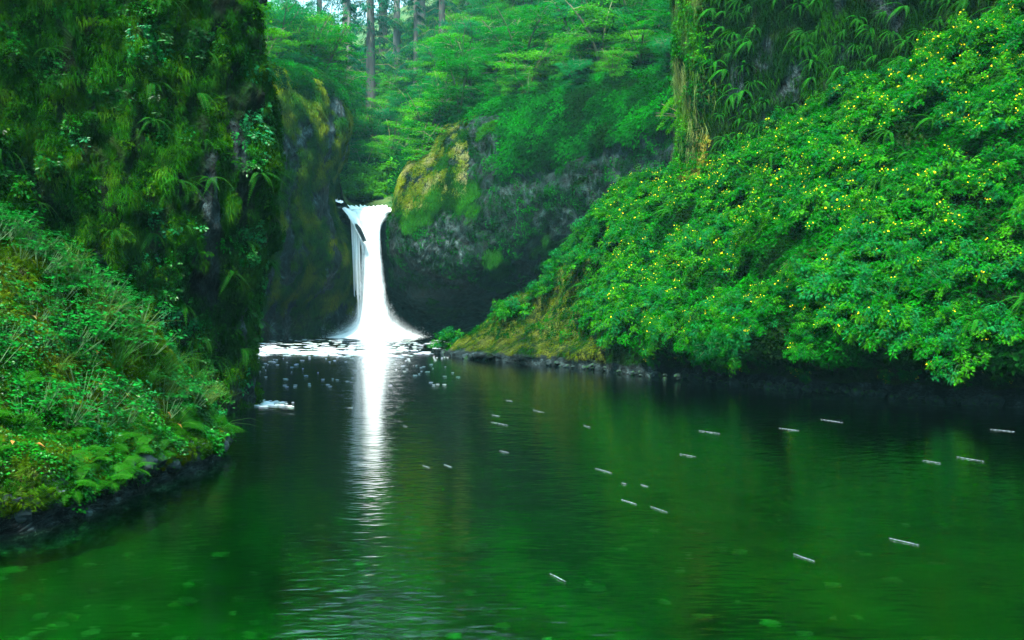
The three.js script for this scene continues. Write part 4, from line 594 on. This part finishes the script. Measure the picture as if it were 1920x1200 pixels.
// ------------------------------------------------------------------ trees of the ravine
{
  const barkMoss = () => vary(pick([C.bark, [0.05, 0.07, 0.02], [0.09, 0.1, 0.04]]), 0.2);
  const maple = [0, 1, 2, 3, 4].map((v) => {
    reseed(900 + v * 7); const tr = new GB(), cr = new GB(), t = new THREE.Group(); t.name = 'maple_tree'; const H = R(4.6, 6), stems = 3 + (v % 3);
    const tone0 = [C.leaf, C.leafLime, C.leafCool, mixc(C.leaf, C.leafLime, 0.6), C.leaf][v];
    for (let s = 0; s < stems; s++) {
      const az = R(0, 6.28), pts = []; for (let q = 0; q <= 8; q++) { const k = q / 8; pts.push(V(Math.cos(az) * k * k * 1.6 + 0.15 * fbm(q, s, v, 2), H * (k - 0.18 * k * k), Math.sin(az) * k * k * 1.6)); }
      tr.tube(pts, 0.09, 0.02, 6, barkMoss());
      for (let b = 0; b < 9; b++) {
        const q = 2 + Math.floor(rnd() * 6), p0 = pts[q], a2 = R(0, 6.28), L = R(0.9, 2.0) * (1.1 - q / 16), tip = p0.clone().add(V(Math.cos(a2) * L, R(-0.1, 0.35) * L, Math.sin(a2) * L)), mid = p0.clone().lerp(tip, 0.5).add(V(0, 0.12 * L, 0));
        tr.tube([p0, mid, tip], 0.028, 0.008, 4, barkMoss());
        for (let pl = 0; pl < 3; pl++) {                       // flat tiers of leaves
          const c = p0.clone().lerp(tip, 0.45 + pl * 0.3).add(V(R(-0.2, 0.2), R(-0.05, 0.15), R(-0.2, 0.2))), rr = R(0.45, 0.8), tone = vary(tone0, 0.25);
          for (let k = 0; k < 46; k++) { const a = R(0, 6.28), e = Math.sqrt(rnd()) * rr, p = c.clone().add(V(Math.cos(a) * e, R(-0.1, 0.1) - 0.22 * e * e, Math.sin(a) * e)); cr.leaf2(p, V(Math.cos(a) + R(-0.5, 0.5), R(-0.5, 0.05), Math.sin(a) + R(-0.5, 0.5)).normalize(), V(R(-0.3, 0.3), 1, R(-0.3, 0.3)).normalize(), R(0.1, 0.19), R(0.08, 0.13), vary(tone, 0.2)); }
        }
      }
    }
    mesh('trunk', tr.geo(), M.bark, t); mesh('crown', cr.geo(), M.farLeaf, t); return t;
  });
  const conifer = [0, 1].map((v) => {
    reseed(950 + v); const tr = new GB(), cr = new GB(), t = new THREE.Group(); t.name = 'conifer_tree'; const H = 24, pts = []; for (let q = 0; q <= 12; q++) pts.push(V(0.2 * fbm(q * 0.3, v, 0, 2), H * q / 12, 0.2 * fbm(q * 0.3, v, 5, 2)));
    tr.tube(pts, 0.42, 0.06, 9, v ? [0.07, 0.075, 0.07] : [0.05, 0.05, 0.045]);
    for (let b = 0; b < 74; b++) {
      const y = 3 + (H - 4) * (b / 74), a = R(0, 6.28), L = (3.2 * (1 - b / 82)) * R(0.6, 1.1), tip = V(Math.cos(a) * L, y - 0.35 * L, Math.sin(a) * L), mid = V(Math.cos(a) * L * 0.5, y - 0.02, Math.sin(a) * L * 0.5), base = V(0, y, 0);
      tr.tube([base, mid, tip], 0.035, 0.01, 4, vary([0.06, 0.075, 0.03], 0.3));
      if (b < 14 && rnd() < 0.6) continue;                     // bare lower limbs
      for (let k = 0; k < 90; k++) { const tt = R(0.15, 1), p = tt < 0.5 ? base.clone().lerp(mid, tt * 2) : mid.clone().lerp(tip, tt * 2 - 1), sd = R(-1, 1), wd = 0.75 * (1.15 - tt) * L / 3; const q = p.add(V(-Math.sin(a) * sd * wd, R(-0.3, 0) - 0.2 * Math.abs(sd), Math.cos(a) * sd * wd)); cr.leaf2(q, V(Math.cos(a) * 0.6 - Math.sin(a) * sd, R(-0.9, -0.2), Math.sin(a) * 0.6 + Math.cos(a) * sd).normalize(), V(0, 1, 0).add(V(R(-0.3, 0.3), 0, R(-0.3, 0.3))).normalize(), R(0.2, 0.42), R(0.05, 0.09), vary([0.005, 0.075, 0.034], 0.3)); }  // bluish needles; the tint also stands in for distant haze
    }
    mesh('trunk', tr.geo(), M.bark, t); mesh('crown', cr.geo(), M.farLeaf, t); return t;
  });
  const ground = (px, d) => { let lo = null, bd = 1e9; for (let k = 0; k < 700; k++) { const u = rnd(), s = hill.nearest(u, rnd()), dd = -s.p.z, e = Math.abs(s.p.x / dd * F + 960 - px) + Math.abs(dd - d) * 6; if (e < bd) { bd = e; lo = s; } } return lo.p; };
  reseed(970);
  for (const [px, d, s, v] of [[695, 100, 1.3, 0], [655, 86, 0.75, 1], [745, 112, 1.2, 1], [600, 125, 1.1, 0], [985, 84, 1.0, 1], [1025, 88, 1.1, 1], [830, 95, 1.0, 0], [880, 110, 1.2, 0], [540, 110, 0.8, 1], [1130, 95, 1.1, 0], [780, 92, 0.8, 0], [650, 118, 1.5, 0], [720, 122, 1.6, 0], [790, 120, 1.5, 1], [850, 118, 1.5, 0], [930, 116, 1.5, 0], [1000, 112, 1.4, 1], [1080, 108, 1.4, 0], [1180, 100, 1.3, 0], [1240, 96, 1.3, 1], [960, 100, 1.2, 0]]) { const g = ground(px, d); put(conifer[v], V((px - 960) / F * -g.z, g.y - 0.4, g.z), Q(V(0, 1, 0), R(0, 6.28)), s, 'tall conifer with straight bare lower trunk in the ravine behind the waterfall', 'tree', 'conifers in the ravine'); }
  for (const [x, z, s, v] of [[-6.6, -17.4, 0.8, 0], [-8.8, -15.6, 0.9, 1], [-10.6, -13.6, 1.0, 0], [-12.3, -11.4, 1.1, 1], [-14, -9, 1.0, 0], [-15.6, -6.6, 1.1, 1]]) put(conifer[v], V(x, 15.6, z), Q(V(0, 1, 0), R(0, 6.28)), s, 'unseen conifer added on the rim to shade the dark mossy cliff', 'tree', 'unseen conifers added to shade the dark cliff');  // out-of-view trees added to cast shade on the cliff face
  const tk = []; let n = 0;
  for (let t = 0; t < 60000 && n < 200; t++) {
    const s = hill.sample(); if (n < 110 && s.p.z < -86) continue; if (s.p.z < -128 || !inFrame(s.p.clone().add(V(0, 2, 0)), 0.08)) continue; const px = s.p.x / -s.p.z * F + 960; if (px < 470 || px > 1300) continue;
    if (s.p.z > -76 && s.p.x < -6.0 && s.p.x > -12.5) continue;                       // keep the stream clear
    const min = -s.p.z < 85 ? 1.9 : 2.8; if (tk.some((q) => q.distanceToSquared(s.p) < min * min)) continue; tk.push(s.p); n++;
    put(maple[Math.floor(rnd() * 5)], s.p.clone().add(V(0, -0.3, 0)), Q(V(R(-0.15, 0.15), 1, 0.12).normalize(), R(0, 6.28)), R(0.65, 1.15), 'bright green maple with tiered leaves on the ravine slope behind the waterfall', 'tree', 'maples in the ravine');
  }
  n = 0; const rim = [];
  for (let t = 0; t < 20000 && n < 26; t++) { const s = bowl.sample(); if (s.v < 0.84 || s.p.x < -2.2 || !inFrame(s.p, 0.05) || rim.some((q) => q.distanceToSquared(s.p) < 2.2)) continue; rim.push(s.p); n++; put(maple[n % 5], s.p.clone().add(V(0, -0.4, 0)), Q(V(R(-0.2, 0.1), 0.8, R(0.1, 0.6)).normalize(), R(0, 6.28)), R(0.4, 0.75), 'small maple overhanging the rim of the dark rock bowl', 'tree', 'maples along the rim of the rock bowl'); }
  for (const [px, py, d, s] of [[515, 125, 62, 0.6], [560, 130, 64, 0.7], [600, 150, 66, 0.6]]) put(maple[1], at(px, py + 20, d), Q(V(0.1, 1, 0.1).normalize(), R(0, 6)), s, 'yellow-green maple on top of the rock wall beside the waterfall', 'tree', 'maples on the rock wall');
  // yellow-green maple branch growing out beside the pale moss corner
  put(maple[1], at(1330, 250, 33), Q(V(-0.75, 0.55, 0.1).normalize(), 0.4), 0.42, 'small yellow-green maple leaning out past the pale moss curtain', 'tree');
}

const renderer = new THREE.WebGLRenderer({ antialias: true });
renderer.toneMapping = THREE.LinearToneMapping;
renderer.toneMappingExposure = EXPOSURE;
renderer.outputColorSpace = THREE.SRGBColorSpace;
renderer.shadowMap.enabled = true; renderer.shadowMap.type = THREE.PCFSoftShadowMap;
renderer.setSize(1024, 640);
renderer.render(scene, camera);
